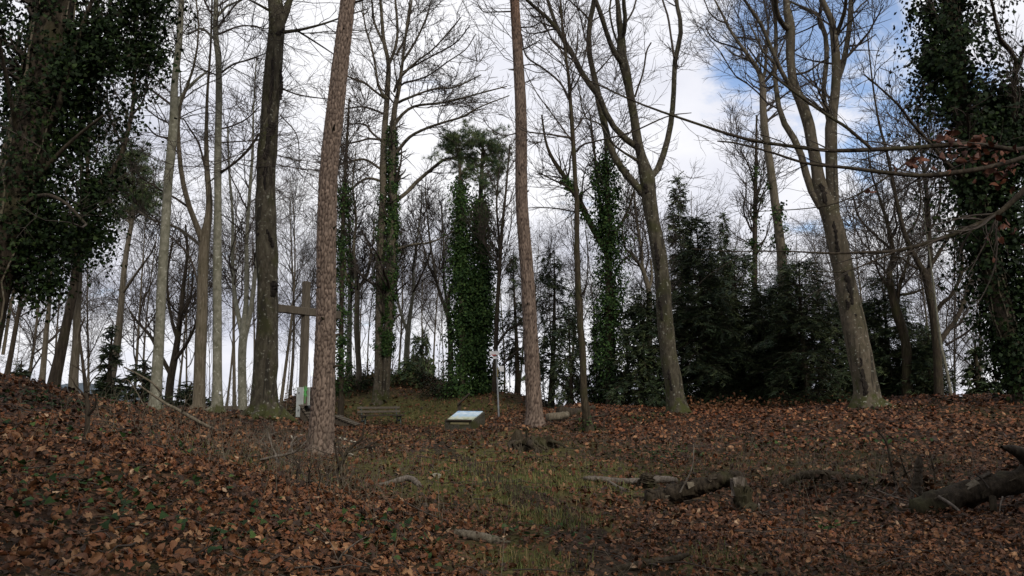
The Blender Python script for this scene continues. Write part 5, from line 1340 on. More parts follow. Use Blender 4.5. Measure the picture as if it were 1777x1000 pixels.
V, F = joinvf([tubes(P, R, 3), tubes(p2, r2, 3)])
mk('distant_scrub', V, F, M_ASH, kind='stuff')

# --- conifers
CONF = {}


def conf_at(px, Y, top, name, label, rad_px, seed, **kw):
    x = float(W(px, 600, Y)[0]); z = hz1(x, Y) - 0.1
    H = float(W(px, top, Y)[2]) - z
    if 'like' in kw:
        so = CONF[kw['like']]
        f_, g_ = H / so[1], rad_px * Y / FPX / so[2]
        o = dup(so[0], (x, Y, z), seed * 1.7, (g_, g_, f_), label)
        o.name = name
        return o
    o = conifer(name, label, (x, Y, z), H, rad_px * Y / FPX, seed, **kw)
    CONF[seed] = (o, H, rad_px * Y / FPX)
    return o


conf_at(1222, 28.5, 375, 'yew_tree', 'tall dark conifer with layered drooping sprays, immediately right of the great forked beech', 105, 1, nb=240, spr=15, shape=0.6, low=0.02, w=0.017)
conf_at(1290, 29.5, 440, 'yew_tree', 'dark conifer in the middle of the evergreen mass, under the thin ivy wrapped stem', 110, 2, nb=220, spr=14, shape=0.45, w=0.017)
conf_at(1402, 27.0, 452, 'yew_tree', 'dense blackish conifer just left of the leaning beech trunk', 120, 3, like=2)
conf_at(1535, 27.5, 478, 'yew_tree', 'dark conifer with bushy top directly right of the leaning beech trunk', 105, 4, like=1)
conf_at(1112, 28.0, 505, 'yew_tree', 'low dark conifer between the slender young tree and the great forked beech', 80, 5, nb=150, spr=13, shape=0.5, w=0.017)
conf_at(1350, 29.0, 500, 'yew_tree', 'low dark conifer at the foot of the wavy greenish grey tree', 105, 6, like=2)
conf_at(1605, 26.0, 575, 'yew_tree', 'low spreading conifer at the foot of the twisted oak', 60, 7, like=5)
conf_at(1692, 24.5, 585, 'yew_tree', 'small loose conifer at the bank edge, second from the right side', 42, 8, nb=46, spr=8, shape=0.7, w=0.02)
conf_at(1752, 25.0, 570, 'yew_tree', 'small loose conifer behind the foot of the ivy sheathed tree, rightmost', 48, 9, like=8)
conf_at(1182, 44.0, 298, 'spruce_tree', 'pale spruce top rising far behind the dark conifers', 60, 10, nb=120, spr=10, shape=0.75, col=NEED_C * 0.9, w=0.03, need=0.2, low=0.4)
conf_at(1262, 40.0, 360, 'spruce_tree', 'thin far spruce top between the dark conifer and the ivy stem', 40, 11, like=10)
conf_at(955, 33.0, 425, 'pine_tree', 'loose drooping evergreen behind the slim pine, with sky between its sprays', 75, 12, nb=85, spr=10, shape=0.45, low=0.04, droop=-0.08, w=0.02, col=NEED_C * 0.8)
conf_at(993, 30.5, 520, 'pine_tree', 'small drooping evergreen beside the slender young tree', 48, 13, like=12)
conf_at(898, 38.0, 440, 'pine_tree', 'thin drooping evergreen between the signpost and the slim pine', 45, 14, nb=55, spr=9, shape=0.5, low=0.25, droop=-0.08, w=0.017, col=NEED_C * 0.8)
conf_at(1040, 31.0, 540, 'yew_tree', 'dark low evergreen under the ragged ivy tree', 42, 15, like=5)
conf_at(196, 27.0, 560, 'yew_tree', 'dark ragged conifer clasping the foot of the reddish leaning Scots pine', 46, 16, nb=60, spr=9, shape=0.9, w=0.02)
conf_at(252, 26.5, 625, 'yew_tree', 'low dark evergreen behind the pale bent beech trunk', 62, 17, nb=60, spr=9, shape=0.7, w=0.02)
conf_at(330, 29.0, 662, 'yew_tree', 'low dark evergreen hedge-like bush behind the forked brownish beech', 64, 18, like=17)
conf_at(36, 22.0, 626, 'yew_sapling', 'small young conifer on top of the left bank', 36, 19, nb=45, spr=9, shape=0.9, w=0.014, need=0.12)
conf_at(705, 41.0, 626, 'yew_bush', 'wide dark yew bush on the mound behind the bench', 46, 20, nb=60, spr=9, shape=0.5, w=0.02, col=NEED_C * 1.5)
conf_at(733, 50.0, 580, 'pine_tree', 'small rounded pine far behind the yew bush', 38, 21, like=20)


_src = bpy.data.objects['yew_tree']
for px, Y, top, src, lab in [(1160, 30.0, 560, 'yew_tree.002', 'dark conifer filling the gap directly behind the great forked beech trunk'), (1455, 29.5, 530, 'yew_tree.001', 'dark conifer directly behind the leaning beech trunk'), (1340, 31.5, 515, 'yew_tree.002', 'dark conifer rising behind the foot of the wavy greenish grey trunk'), (1255, 31.0, 480, 'yew_tree.003', 'dark conifer at the back, between the tallest one and the thin ivy stem'), (1585, 28.5, 560, 'yew_tree.001', 'dark conifer behind the foot of the gnarled mossy oak'), (1500, 31, 545, 'yew_tree.003', 'dark conifer at the back right of the leaning beech')]:
    so = bpy.data.objects[src]
    x = float(W(px, 600, Y)[0]); z = hz1(x, Y) - 0.1
    Hs = max(v[2] for v in [c for c in so.children if c.name.startswith('trunk')][0].bound_box)
    f_ = (float(W(px, top, Y)[2]) - z) / Hs
    dup(so, (x, Y, z), px * 0.37, (f_ * 1.05, f_ * 1.05, f_), lab)
for q_, (x, y, s_) in enumerate([(-11, -3, 1.5), (-7, -7, 1.6), (-2, -9, 1.6), (3.5, -7.5, 1.6), (8, -4.5, 1.5), (12.5, 0.5, 1.4), (-9.5, 1.5, 1.3), (9.0, 1.8, 1.2)]):  # evergreens added out of view to darken the foreground and near corners
    dup(_src, (x, y, hz1(x, y) - 0.1), x * 1.7, (s_ * 0.9, s_ * 0.9, s_), 'unseen dark evergreen added to shade the foreground, ' + ORD[q_] + (' from the left' if q_ else ' of the row'), 'evergreens added out of view for shade')

# --- bramble thickets: arching stems with small leaves
def bramble(label, px0, px1, py, Y, n, hgt, seed, col, group=None):
    rng = RS(6000 + seed)
    a, b = W(px0, py, Y), W(px1, py, Y)
    c = 0.5 * (a + b); c[2] = hz1(c[0], c[1])
    root = thing('bramble_thicket', label, 'thicket', c, group)
    u = rng.random(n)
    x = a[0] + (b[0] - a[0]) * u; y = Y + rng.normal(size=n) * 0.6
    P = np.zeros((n, 7, 3)); P[:, 0] = np.stack([x, y, hz(x, y) - 0.05], 1)
    d = unit(rng.normal(size=(n, 3)) * 0.45 + [0, 0, 1]); h = hgt * rng.uniform(0.6, 1.3, n)
    for j in range(1, 7):
        d = unit(d + rng.normal(size=(n, 3)) * 0.15 - np.array([0, 0, 0.12 * j])); P[:, j] = P[:, j - 1] + d * h[:, None] / 5
    V, F = tubes(P, np.full((n, 7), 0.006), 3)
    mk('stems', V - c, F, M_TWIG, root, kind='stuff')
    m = n * 26
    k = rng.integers(0, n, m); j = rng.integers(1, 7, m)
    q = P[k, j] + rng.normal(size=(m, 3)) * 0.12
    V, F, TI = scatter(q - c, frames(rng, unit(rng.normal(size=(m, 3)) * 0.6 + [0, 0, 0.8])), rng.uniform(0.06, 0.12, m), np.array(col)[rng.integers(0, len(col), m)] * rng.uniform(0.6, 1.4, (m, 1)), T_IVY2, rng)
    mk('leaves', V, F, M_IVY, root, tint=TI, smooth=False, kind='stuff')


BR_G = [(0.02, 0.034, 0.012), (0.03, 0.045, 0.016), (0.016, 0.024, 0.01), (0.06, 0.04, 0.02)]
BR_B = [(0.05, 0.035, 0.018), (0.07, 0.05, 0.024), (0.025, 0.03, 0.012), (0.09, 0.05, 0.026)]
bramble('dark green bramble bank left of the twin-stemmed beech, behind the bench', 585, 652, 690, 40.5, 190, 1.0, 1, BR_G)
bramble('brown and green bramble mound right of the twin-stemmed beech', 668, 745, 690, 41.0, 170, 0.9, 2, BR_B + BR_G[:2])
bramble('leafy bramble edge at the foot of the ivy clad pine pair', 740, 865, 690, 38.5, 170, 0.7, 3, BR_G + BR_B[:1])
bramble('dull brush along the rim behind the cross', 470, 560, 705, 36.0, 150, 1.5, 4, BR_B)
bramble('dead bracken strip at the crest below the dark conifers', 1180, 1480, 712, 24.6, 110, 0.35, 5, [(0.12, 0.055, 0.025), (0.09, 0.04, 0.02)])
bramble('thin brush beside the broken snag and rotten log', 1440, 1580, 850, 11.4, 16, 0.35, 6, [(0.05, 0.028, 0.016), (0.03, 0.02, 0.012)])

# --- beech outside the frame whose long branches reach in from the right
rng = RS(91)
YB = 8.0
bt = np.array([5.9, 8.3, hz1(5.9, 8.3)])
root = thing('beech_tree', 'bare overhanging branches with a few withered brown leaves, reaching in from the right edge', 'tree', bt)
zz_ = np.linspace(-0.3, 11, 24)
P = np.stack([0.1 * np.sin(zz_), 0.1 * np.cos(zz_ * 0.8), zz_], 1)
V, F = trunk_mesh(P, np.linspace(0.24, 0.08, 24), 14, rng, 0, 0.4)
mk('trunk', V, F, M_DARK, root)
OVER = [([(1777, 262, 9), (1720, 254, 9), (1660, 250, 9), (1600, 256, 8), (1510, 260, 8), (1440, 262, 7), (1380, 255, 6.5), (1300, 243, 6), (1240, 225, 5), (1180, 205, 4.4), (1110, 180, 3.6), (1040, 148, 3), (1000, 128, 2), (930, 80, 1.6)], 0.4),
        ([(1777, 274, 9), (1720, 290, 9), (1670, 298, 9), (1600, 305, 8), (1540, 300, 7.5), (1460, 290, 6), (1400, 284, 5), (1340, 265, 4), (1280, 249, 3.4), (1245, 245, 2.6)], -0.3),
        ([(1777, 330, 11), (1740, 365, 10), (1700, 388, 9), (1640, 412, 8), (1560, 435, 6.5), (1500, 438, 5), (1440, 440, 4), (1360, 436, 2.6), (1280, 437, 2), (1200, 432, 1.4)], 0.2),
        ([(1512, 258, 6), (1470, 222, 5.6), (1440, 203, 5), (1400, 176, 4.6), (1350, 138, 4), (1320, 112, 3.4), (1296, 80, 2.6)], 0.3),
        ([(1560, 434, 4), (1530, 447, 3.4), (1500, 460, 3), (1460, 472, 2.4), (1400, 470, 1.6)], 0.1),
        ([(1600, 256, 4), (1570, 285, 3.4), (1520, 320, 3), (1460, 350, 2.4), (1400, 362, 2), (1300, 368, 1.4)], 0.5)]
sc_ = []
for pts, dY in OVER:
    p, r = polyline(pts, YB, dY, 26)
    if pts[0][0] >= 1777:
        z0 = p[0, 2] + 0.15
        p = np.vstack([[bt[0] + 0.05, bt[1], z0], [0.5 * (bt[0] + p[0, 0]), bt[1] - 0.1, z0]] + [p]); r = np.concatenate([[0.05, 0.04], r])
        Q = catmull(np.hstack([p, r[:, None]]), 28); p, r = Q[:, :3], Q[:, 3]
    else:
        Q = catmull(np.hstack([p, r[:, None]]), 28); p, r = Q[:, :3], Q[:, 3]
    V, F = tubes(p[None], r[None], 7, 1 + 0.12 * (rng.random((1, 28, 7)) - 0.5))
    mk('limb', V - bt, F, M_DARK, root)
    sc_.append((p, r))
PP = np.stack([a for a, b in sc_]); PR = np.stack([b for a, b in sc_])
p2, r2 = grow(rng, PP, PR, 60, 0.1, 1, 0.4, 1.2, 0.6, 0.0, 7, 0.45, 0.1, 0.0028, 0.5)
p3, r3 = grow(rng, p2, r2, 210, 0.15, 1, 0.15, 0.55, 0.6, 0.0, 5, 0.6, 0.12, 0.0019, 0.5)
V, F = joinvf([tubes(p2, r2, 4), tubes(p3, r3, 3)])
mk('twigs', V - bt, F, M_TWIG, root, kind='stuff')
lf = [leaf_template('beech', rng) for _ in range(6)]
cl = [(1700, 245, 60, 26), (1640, 240, 30, 16), (1660, 285, 60, 20), (1740, 285, 40, 20), (1580, 285, 30, 16), (1730, 310, 40, 22), (1740, 400, 40, 40), (1510, 332, 5, 3), (1700, 262, 60, 20)]
q = []
for px, py, sx, sy in cl:
    m = 16 if sx > 10 else 2
    q.append(W(px + rng.normal(size=m) * sx * 0.5, py + rng.normal(size=m) * sy * 0.5, YB + rng.normal(size=m) * 0.2))
q = np.vstack(q)
lcol = np.array([(0.12, 0.042, 0.02), (0.085, 0.03, 0.016), (0.06, 0.022, 0.013)])
N = unit(rng.normal(size=(len(q), 3)) * 0.7 + [0, -0.6, 0.3])
for i in range(len(q)):
    TV, TF = lf[i % 6]
    M3 = frames(rng, N[i:i + 1])[0] * rng.uniform(0.07, 0.12)
    mk('leaf', TV @ M3.T + q[i] - bt, TF, M_LITTER, root, tint=np.tile(lcol[i % 3], (len(TV), 1)))


# ---------------------------------------------------------------- objects on the ground
def boards(name, V, F, mat, parent, base, **kw):
    return mk(name, np.asarray(V) - base, F, mat, parent, smooth=False, **kw)


# timber cross
cb = hit(524, 731, 25, 34)
YC = 30.5
cb = np.array([float(W(524, 731, YC)[0]), YC, hz1(float(W(524, 731, YC)[0]), YC)])
cross = thing('wooden_cross', 'tall weathered timber cross with steel shoe and green spray marks, between beech and pine', 'cross', cb)
ca = math.radians(58)
Rc = rotz(ca)                       # arm runs along Rc x-axis: near on the left, far on the right
topz = float(W(527, 489, YC)[2]) - cb[2]
armz = float(W(526, 541, YC)[2]) - cb[2]


def bevel_beam(L_, w, d, nseg=12, seed=0, bev=0.018):
    """A beam along z with chamfered edges and slight unevenness."""
    rng = RS(seed)
    pr = np.array([[-w / 2 + bev, -d / 2], [w / 2 - bev, -d / 2], [w / 2, -d / 2 + bev], [w / 2, d / 2 - bev], [w / 2 - bev, d / 2], [-w / 2 + bev, d / 2], [-w / 2, d / 2 - bev], [-w / 2, -d / 2 + bev]])
    z = np.linspace(0, L_, nseg)
    V = np.concatenate([np.tile(pr[None], (nseg, 1, 1)) * (1 + 0.02 * rng.normal(size=(nseg, 1, 1))) + 0.004 * rng.normal(size=(nseg, 8, 2)), np.broadcast_to(z[:, None, None], (nseg, 8, 1))], -1).reshape(-1, 3)
    ix = np.arange(nseg * 8).reshape(nseg, 8); nx = np.roll(ix, -1, 1)
    F = np.stack([ix[:-1], nx[:-1], nx[1:], ix[1:]], -1).reshape(-1, 4)
    capb = np.stack([[ix[0, 0], ix[0, 3], ix[0, 2], ix[0, 1]], [ix[0, 0], ix[0, 5], ix[0, 4], ix[0, 3]], [ix[0, 0], ix[0, 7], ix[0, 6], ix[0, 5]]])
    e = ix[-1]
    capt = np.array([[e[0], e[1], e[2], e[3]], [e[0], e[3], e[4], e[5]], [e[0], e[5], e[6], e[7]]])
    return V, np.vstack([F, capb, capt])


V, F = bevel_beam(topz - 0.15, 0.25, 0.23, 20, 1)
mk('post', (V + [0, 0, 0.15]) @ Rc.T, F, M_WOOD, cross, smooth=False)
V, F = bevel_beam(3.5, 0.29, 0.24, 16, 2)
V = V - [0, 0, 1.75]
Vx = np.stack([V[:, 2], V[:, 1] * 1.0 - 0.03, V[:, 0]], 1) + [0, 0, armz]
mk('crossbeam', Vx @ Rc.T, F[:, ::-1], M_WOOD, cross, smooth=False)
for s in (-1, 1):
    V, F = box((s * 0.16, -0.02, 0.62), (0.035, 0.34, 1.36)); mk('steel_plate', V @ Rc.T, F, M_SHOE, cross, smooth=False)
    for zz2 in (0.45, 1.1):
        V, F = tubes(np.array([[[s * 0.175, 0.0, zz2], [s * 0.205, 0, zz2]]]), np.array([[0.025, 0.025]]), 8); mk('bolt', V @ Rc.T, F, M_GALV, cross)
V, F = box((0, 0, 0.02), (0.62, 0.62, 0.36)); mk('footing', V @ Rc.T, F, M_CONC, cross, smooth=False)
_f = lambda a, b: np.array([a, -0.127, b])
# the face that looks at the camera is local -y
strokes = [[(-0.09, 1.32), (-0.02, 1.12), (-0.1, 0.95)], [(0.09, 1.32), (0.03, 1.12), (0.1, 0.95)], [(-0.11, 1.22), (0, 1.15), (0.11, 1.22)], [(0.0, 1.35), (0.0, 0.7)], [(-0.07, 1.05), (0.0, 1.0), (0.07, 1.05)]]
for st in strokes:
    p = catmull(np.array([_f(a, b) for a, b in st]), 8)
    V, F = tubes(p[None], np.full((1, 8), 0.018), 5); V[:, 1] = -0.121 + (V[:, 1] + 0.127) * 0.3
    mk('spray_mark', V @ Rc.T, F, M_GREENP, cross)

# park bench
YBn = 32.5
bb = hit(661, 741) + [0, 0, 0.07]; YBn = bb[1]
bench = thing('park_bench', 'weathered bench with wooden slats and dark iron legs in the clearing', 'bench', bb, None, math.radians(32))
zz0 = float(W(661, 722, YBn)[2]) - bb[2]
sh = 0.37
for j, yy in enumerate((-0.20, -0.07, 0.06)):
    V, F = box((0, yy, sh), (1.75, 0.115, 0.045)); mk('seat_slat', V, F, M_WOODD, bench, smooth=False)
for j, (yy, z_) in enumerate(((0.20, 0.13), (0.25, 0.275))):
    rx = np.array([[1, 0, 0], [0, math.cos(1.25), -math.sin(1.25)], [0, math.sin(1.25), math.cos(1.25)]])
    V, F = box((0, yy, sh + z_), (1.75, 0.085, 0.035), rx); mk('back_slat', V, F, M_WOOD, bench, smooth=False)
for s in (-0.72, 0.72):
    for pts in ([(s, -0.26, -0.03), (s, -0.18, 0.2), (s, -0.22, sh - 0.04)], [(s, 0.24, -0.03), (s, 0.12, 0.2), (s, 0.16, sh - 0.03), (s, 0.22, sh + 0.15), (s, 0.28, sh + 0.34)], [(s, -0.26, sh - 0.04), (s, 0.0, sh - 0.07), (s, 0.16, sh - 0.03)], [(s, -0.17, 0.2), (s, 0, 0.14), (s, 0.12, 0.2)]):
        p = catmull(np.array(pts, float), 10); V, F = tubes(p[None], np.full((1, 10), 0.028), 6)
        mk('leg' if len(pts) != 3 or pts[0][2] < 0 else 'brace', V, F, M_IRON, bench)

# reclining slatted lounger behind the pine
YL = 27.5
lx = W(569, 740, YL); lb_ = np.array([lx[0], YL, hz1(lx[0], YL)])
lounger = thing('forest_lounger', 'curved wooden recliner with pale slats and dark side boards, half hidden by the plated pine', 'lounger', lb_)
prof_px = [(521, 704), (524, 706), (531, 717), (540, 729), (552, 736), (562, 732), (572, 724), (580, 722), (592, 727), (604, 732), (616, 737)]
prof = np.array([W(a, b, YL) - lb_ for a, b in prof_px]); prof = catmull(prof, 22)
for s in (0.0, 0.75):
    top_ = prof + [0, s, -0.03]; bot = top_.copy(); bot[:, 2] = np.maximum(np.minimum(top_[:, 2] - 0.10, np.interp(np.arange(22), [0, 4, 10, 16, 21], [0.22, 0.05, -0.06, -0.06, -0.04])), -0.12)
    V = np.concatenate([top_, bot, top_ + [0, 0.05, 0], bot + [0, 0.05, 0]])
    i = np.arange(21)
    F = np.vstack([np.stack([i, i + 1, i + 23, i + 22], 1), np.stack([i + 44, i + 66, i + 67, i + 45], 1), np.stack([i, i + 44, i + 45, i + 1], 1), np.stack([i + 22, i + 23, i + 67, i + 66], 1), [[0, 22, 66, 44]], [[21, 65, 87, 43]]])
    mk('side_board', V, F, M_WOODD, lounger, smooth=False)
for j in range(22):
    t = unit(prof[min(j + 1, 21)] - prof[max(j - 1, 0)])
    rt = np.stack([t, [0, 1, 0], np.cross(t, [0, 1, 0])], 1)
    V, F = box(prof[j] + [0, 0.40, 0.0], (0.075, 0.98, 0.03), rt); mk('slat', V, F, M_WOOD, lounger, smooth=False)
V, F = tubes(np.array([[prof[2] + [0.05, 0.05, 0.09], prof[2] + [0.05, 0.75, 0.09]]]), np.full((1, 2), 0.075), 12); mk('headrest', V, F, M_BLACK, lounger)

# info slab: tilted picture panel on a mossy block
YI = 30.0
ib = W(806, 747, YI); ib = hit(806, 746) + [0, 0, 0.03]; YI = ib[1]
slab = thing('information_slab', 'low mossy concrete block carrying a tilted pale blue picture panel', 'information panel', ib, None, math.radians(-24))
Vb = np.array([[-.55, -.42, -.2], [.55, -.42, -.2], [.55, .5, -.2], [-.55, .5, -.2], [-.55, -.42, .27], [.55, -.42, .27], [.55, .5, .58], [-.55, .5, .58]]) * [1.0, 1.0, 1.0]
Fb = np.array([[0, 3, 2, 1], [4, 5, 6, 7], [0, 1, 5, 4], [2, 3, 7, 6], [1, 2, 6, 5], [0, 4, 7, 3]])
mk('block', Vb, Fb, M_CONC, slab, smooth=False)
mp_, t_, bs_, l_ = newmat('landscape_print')
co_ = nd(t_, 'ShaderNodeTexCoord'); sx_ = nd(t_, 'ShaderNodeSeparateXYZ'); l_(co_.outputs['Object'], sx_.inputs[0])
no_ = nd(t_, 'ShaderNodeTexNoise'); no_.inputs['Scale'].default_value = 5; no_.inputs['Detail'].default_value = 5; l_(co_.outputs['Object'], no_.inputs['Vector'])
ma_ = nd(t_, 'ShaderNodeMath', operation='MULTIPLY_ADD'); l_(no_.outputs[0], ma_.inputs[0]); ma_.inputs[1].default_value = 0.7; l_(sx_.outputs['Y'], ma_.inputs[2])
rp_ = ramp(t_, [(0.0, (0.30, 0.33, 0.22)), (0.2, (0.50, 0.52, 0.42)), (0.36, (0.34, 0.48, 0.60)), (0.6, (0.62, 0.70, 0.76)), (0.8, (0.26, 0.42, 0.60))])
l_(ma_.outputs[0], rp_.inputs[0]); l_(rp_.outputs[0], bs_.inputs['Base Color']); bs_.inputs['Roughness'].default_value = 0.25
tl = math.atan2(0.31, 0.92)
rt = np.array([[1, 0, 0], [0, math.cos(tl), -math.sin(tl)], [0, math.sin(tl), math.cos(tl)]])
V, F = box((0, 0.02, 0.445), (0.98, 0.90, 0.03), rt); mk('picture_panel', V, F, mp_, slab, smooth=False)
V, F = box((0, -0.46, 0.31), (1.02, 0.05, 0.05)); mk('lower_rail', V, F, M_WOODD, slab, smooth=False)
V, F = box((0.03, -0.428, 0.20), (0.7, 0.014, 0.07)); mk('strip', V, F, M_YEL, slab, smooth=False)

# lectern post with slanting board
YS = 31.5
lp = W(797, 722, YS); lpb = np.array([lp[0], YS, hz1(lp[0], YS)])
lect = thing('lectern_post', 'dark wooden post with a slanting board seen edge-on, behind the blue picture slab', 'information panel', lpb)
zt = float(W(797, 701, YS)[2]) - lpb[2]
V, F = box((0, 0, zt / 2 - 0.1), (0.14, 0.14, zt + 0.2)); mk('post', V, F, M_WOODD, lect, smooth=False)
a_ = W(795, 702, YS) - lpb; b_ = W(815, 683, YS) - lpb
t = unit(b_ - a_); rt = np.stack([t, [0, 1, 0], np.cross(t, [0, 1, 0])], 1)
V, F = box(0.5 * (a_ + b_), (np.linalg.norm(b_ - a_), 0.75, 0.06), rt); mk('board', V, F, M_WOODD, lect, smooth=False)

# signpost
YP = 30.0
sb = W(866.5, 723, YP); sb = np.array([sb[0], YP, hz1(sb[0], YP)])
sp = thing('signpost', 'galvanised steel pole with small white footpath signs, in front of the mound', 'signpost', sb)
a_ = W(866, 728, YP) - sb; b_ = W(861, 608, YP) - sb
a_[2] = -0.2
V, F = tubes(catmull(np.stack([a_, b_]), 6)[None], np.full((1, 6), 0.034), 12); mk('pole', V, F, M_GALV, sp)
c_ = W(863, 608, YP) - sb
V, F = tubes(np.array([[b_, b_ + [0, 0, 0.03]]]), np.array([[0.042, 0.036]]), 10); mk('cap', V, F, M_BLACK, sp)
r_ = rotz(math.radians(-12))
V, F = box(W(858, 613, YP - 0.06) - sb, (0.36, 0.022, 0.14), r_); mk('sign_board', V, F, M_WHITE, sp, smooth=False)
V, F = box(W(857, 616.5, YP - 0.078) - sb, (0.17, 0.012, 0.05), r_); mk('printed_band', V, F, M_RED, sp, smooth=False)
V, F = box(W(859, 621, YP - 0.06) - sb, (0.15, 0.022, 0.08), r_); mk('sign_board', V, F, M_WHITE, sp, smooth=False)
V, F = box(W(870.5, 640, YP - 0.05) - sb, (0.17, 0.02, 0.2), rotz(0.3)); mk('sign_board', V, F, M_WHITE, sp, smooth=False)
V, F = box(W(863.5, 646, YP - 0.05) - sb, (0.05, 0.02, 0.34), r_); mk('yellow_strip', V, F, M_YEL, sp, smooth=False)


# stones beside the pine
def stone(label, px, py, w, seed, group=None, mat=M_STONE):
    rng = RS(7000 + seed)
    c = hit(px, py)
    th = np.linspace(0.05, math.pi - 0.05, 7); ph = np.linspace(0, 2 * math.pi, 11)[:-1]
    T_, P_ = np.meshgrid(th, ph, indexing='ij')
    d = np.stack([np.sin(T_) * np.cos(P_), np.sin(T_) * np.sin(P_), np.cos(T_)], -1)
    r = 0.75 + 0.5 * rng.random(T_.shape)
    s = w * c[1] / FPX / 2
    V = (d * r[..., None] * np.array([s, s * rng.uniform(0.7, 1), s * rng.uniform(0.45, 0.65)])).reshape(-1, 3)
    ix = np.arange(70).reshape(7, 10); nx = np.roll(ix, -1, 1)
    F = np.stack([ix[:-1], ix[1:], nx[1:], nx[:-1]], -1).reshape(-1, 4)
    o = mk('stone', V, F, mat, loc=(c[0], c[1], c[2] + 0.18 * s), smooth=False)
    return tag(o, label, 'stone', group)


ST = [(594, 765, 15, 'flat pale stone lying topmost right of the plated pine foot'), (585, 780, 12, 'pale stone touching the right side of the plated pine foot'), (598, 779, 12, 'small pale stone right of another beside the pine'), (612, 768, 12, 'rounded stone farthest right of the pine foot'), (606, 792, 18, 'brown stone half sunk below the pale stones'), (521, 758, 10, 'small pale stone on the slope left of the plated pine'), (504, 761, 11, 'grey stone under bare twigs left of the plated pine'), (757, 829, 16, 'buff stone at the grass edge right of the curved branch'), (640, 782, 14, 'flat grey brown stone in the grass, right of the stone heap')]
for j, (px, py, w, lab) in enumerate(ST):
    stone(lab, px, py, w, j, 'loose stones near the pine')

# logs, stumps and fallen branches
def log(name, label, pts, mat, seed, cat='log', k=24, n=64, lump=0.16, cap=True, flakes=0, on_ground=True):
    """Tube along (px, py, width px, Y) points; rough bark; closed ends."""
    rng = RS(8000 + seed)
    a = np.array(pts, float)
    P = W(a[:, 0], a[:, 1], a[:, 3]); R = a[:, 2] * 0.5 * a[:, 3] / FPX
    if on_ground:
        g = hz(P[:, 0], P[:, 1]); P[:, 2] = np.maximum(P[:, 2], g + 0.2 * R)
    Q = catmull(np.hstack([P, R[:, None]]), n); P, R = Q[:, :3], Q[:, 3]
    base = P[n // 2].copy(); base[2] = hz1(base[0], base[1])
    root = thing(name, label, cat, base)
    H, A = np.meshgrid(np.arange(n) * 0.35, np.arange(k) * 2 * math.pi / k, indexing='ij')
    rm = 1 + 1.5 * lump * (vnoise2(H * 0.8, np.cos(A) * 1.6 + 5, seed) + vnoise2(H * 2.2, np.sin(A) * 3 + 9, seed + 5) - 1) + 0.9 * lump * (np.abs(vnoise2(H * 0.5, A * 5, seed + 6) - 0.5) + vnoise2(H * 2.5, A * 6, seed + 8) - 0.6)
    rm[0] *= 0.75 + 0.3 * rng.random(k); rm[-1] *= 0.75 + 0.3 * rng.random(k)
    V, F = tubes(P[None], R[None], k, rm[None])
    Fs = [F]
    c0 = len(V); V = np.vstack([V, P[:1], P[-1:]])
    i = np.arange(k); Fs.append(np.stack([np.full(k, c0), (i + 1) % k, i], 1)); Fs.append(np.stack([np.full(k, c0 + 1), (n - 1) * k + i, (n - 1) * k + (i + 1) % k], 1))
    mk('log_body', V - base, Fs, mat, root, smooth=True)
    if np.mean(R) > 0.06 and flakes:
        for j in range(flakes):
            i = rng.integers(2, n - 3); tn = unit(P[i + 1] - P[i - 1]); u_ = unit(np.cross(tn, [0, 0, 1.0])); w_ = np.cross(u_, tn)
            an = rng.uniform(-0.6, 3.4); n_ = math.cos(an) * u_ + math.sin(an) * w_
            t1 = np.cross(n_, tn)
            B_, F_ = box(P[i] + n_ * R[i] * rm[i].mean() * 1.02, (rng.uniform(0.06, 0.2), rng.uniform(0.03, 0.08), 0.014), np.stack([unit(tn + 0.25 * n_ * rng.normal()), t1, n_], 1))
            B_ = B_ + rng.normal(size=B_.shape) * 0.014
            mk('bark_flake', B_ - base, F_, (M_DARK, M_ASH, M_MOSSY)[j % 3], root, smooth=False)
    return root, base, P, R


lg, lbs, P_, R_ = log('fallen_log', 'broken mossy log propped over the litter, its shaggy bark end bent down to the ground', [(1120, 872, 26, 11.0), (1150, 866, 34, 11.0), (1185, 853, 30, 10.9), (1225, 841, 26, 10.8), (1262, 832, 25, 10.7), (1288, 829, 24, 10.6)], M_ROT, 1, flakes=16, lump=0.24)
rng = RS(55)
a = np.array([(1275, 828, 26, 10.62), (1282, 843, 26, 10.6), (1290, 865, 28, 10.55), (1297, 885, 31, 10.5), (1303, 902, 30, 10.45)])
P = W(a[:, 0], a[:, 1], a[:, 3]); R = a[:, 2] * 0.5 * a[:, 3] / FPX
Q = catmull(np.hstack([P, R[:, None]]), 20)
H, A = np.meshgrid(np.arange(20) * 0.6, np.arange(16) * 2 * math.pi / 16, indexing='ij')
V, F = tubes(Q[None, :, :3], Q[None, :, 3], 16, (1 + 0.55 * (vnoise2(H, np.cos(A) * 2, 4) + vnoise2(H * 3, np.sin(A) * 5, 6) - 1))[None])
mk('broken_end', V - lbs, F, M_DARK, lg)
for j in range(26):          # loose bark flakes on the broken end
    i = rng.integers(2, 18); an = rng.uniform(-2.6, -0.4)
    c = Q[i, :3] + np.array([math.cos(an) * Q[i, 3], math.sin(an) * Q[i, 3], 0])
    n_ = unit(np.array([math.cos(an), math.sin(an), 0.25])); t1 = unit(np.cross([0, 0, 1.0], n_)); t2 = np.cross(n_, t1)
    tilt = unit(t2 + 0.35 * n_)
    V, F = box(c + n_ * 0.02, (0.07, 0.11, 0.014), np.stack([t1, tilt, np.cross(t1, tilt)], 1)); V = V + rng.normal(size=V.shape) * 0.012
    mk('bark_flake', V - lbs, F, M_DEAD if j % 3 == 0 else M_DARK, lg, smooth=False)
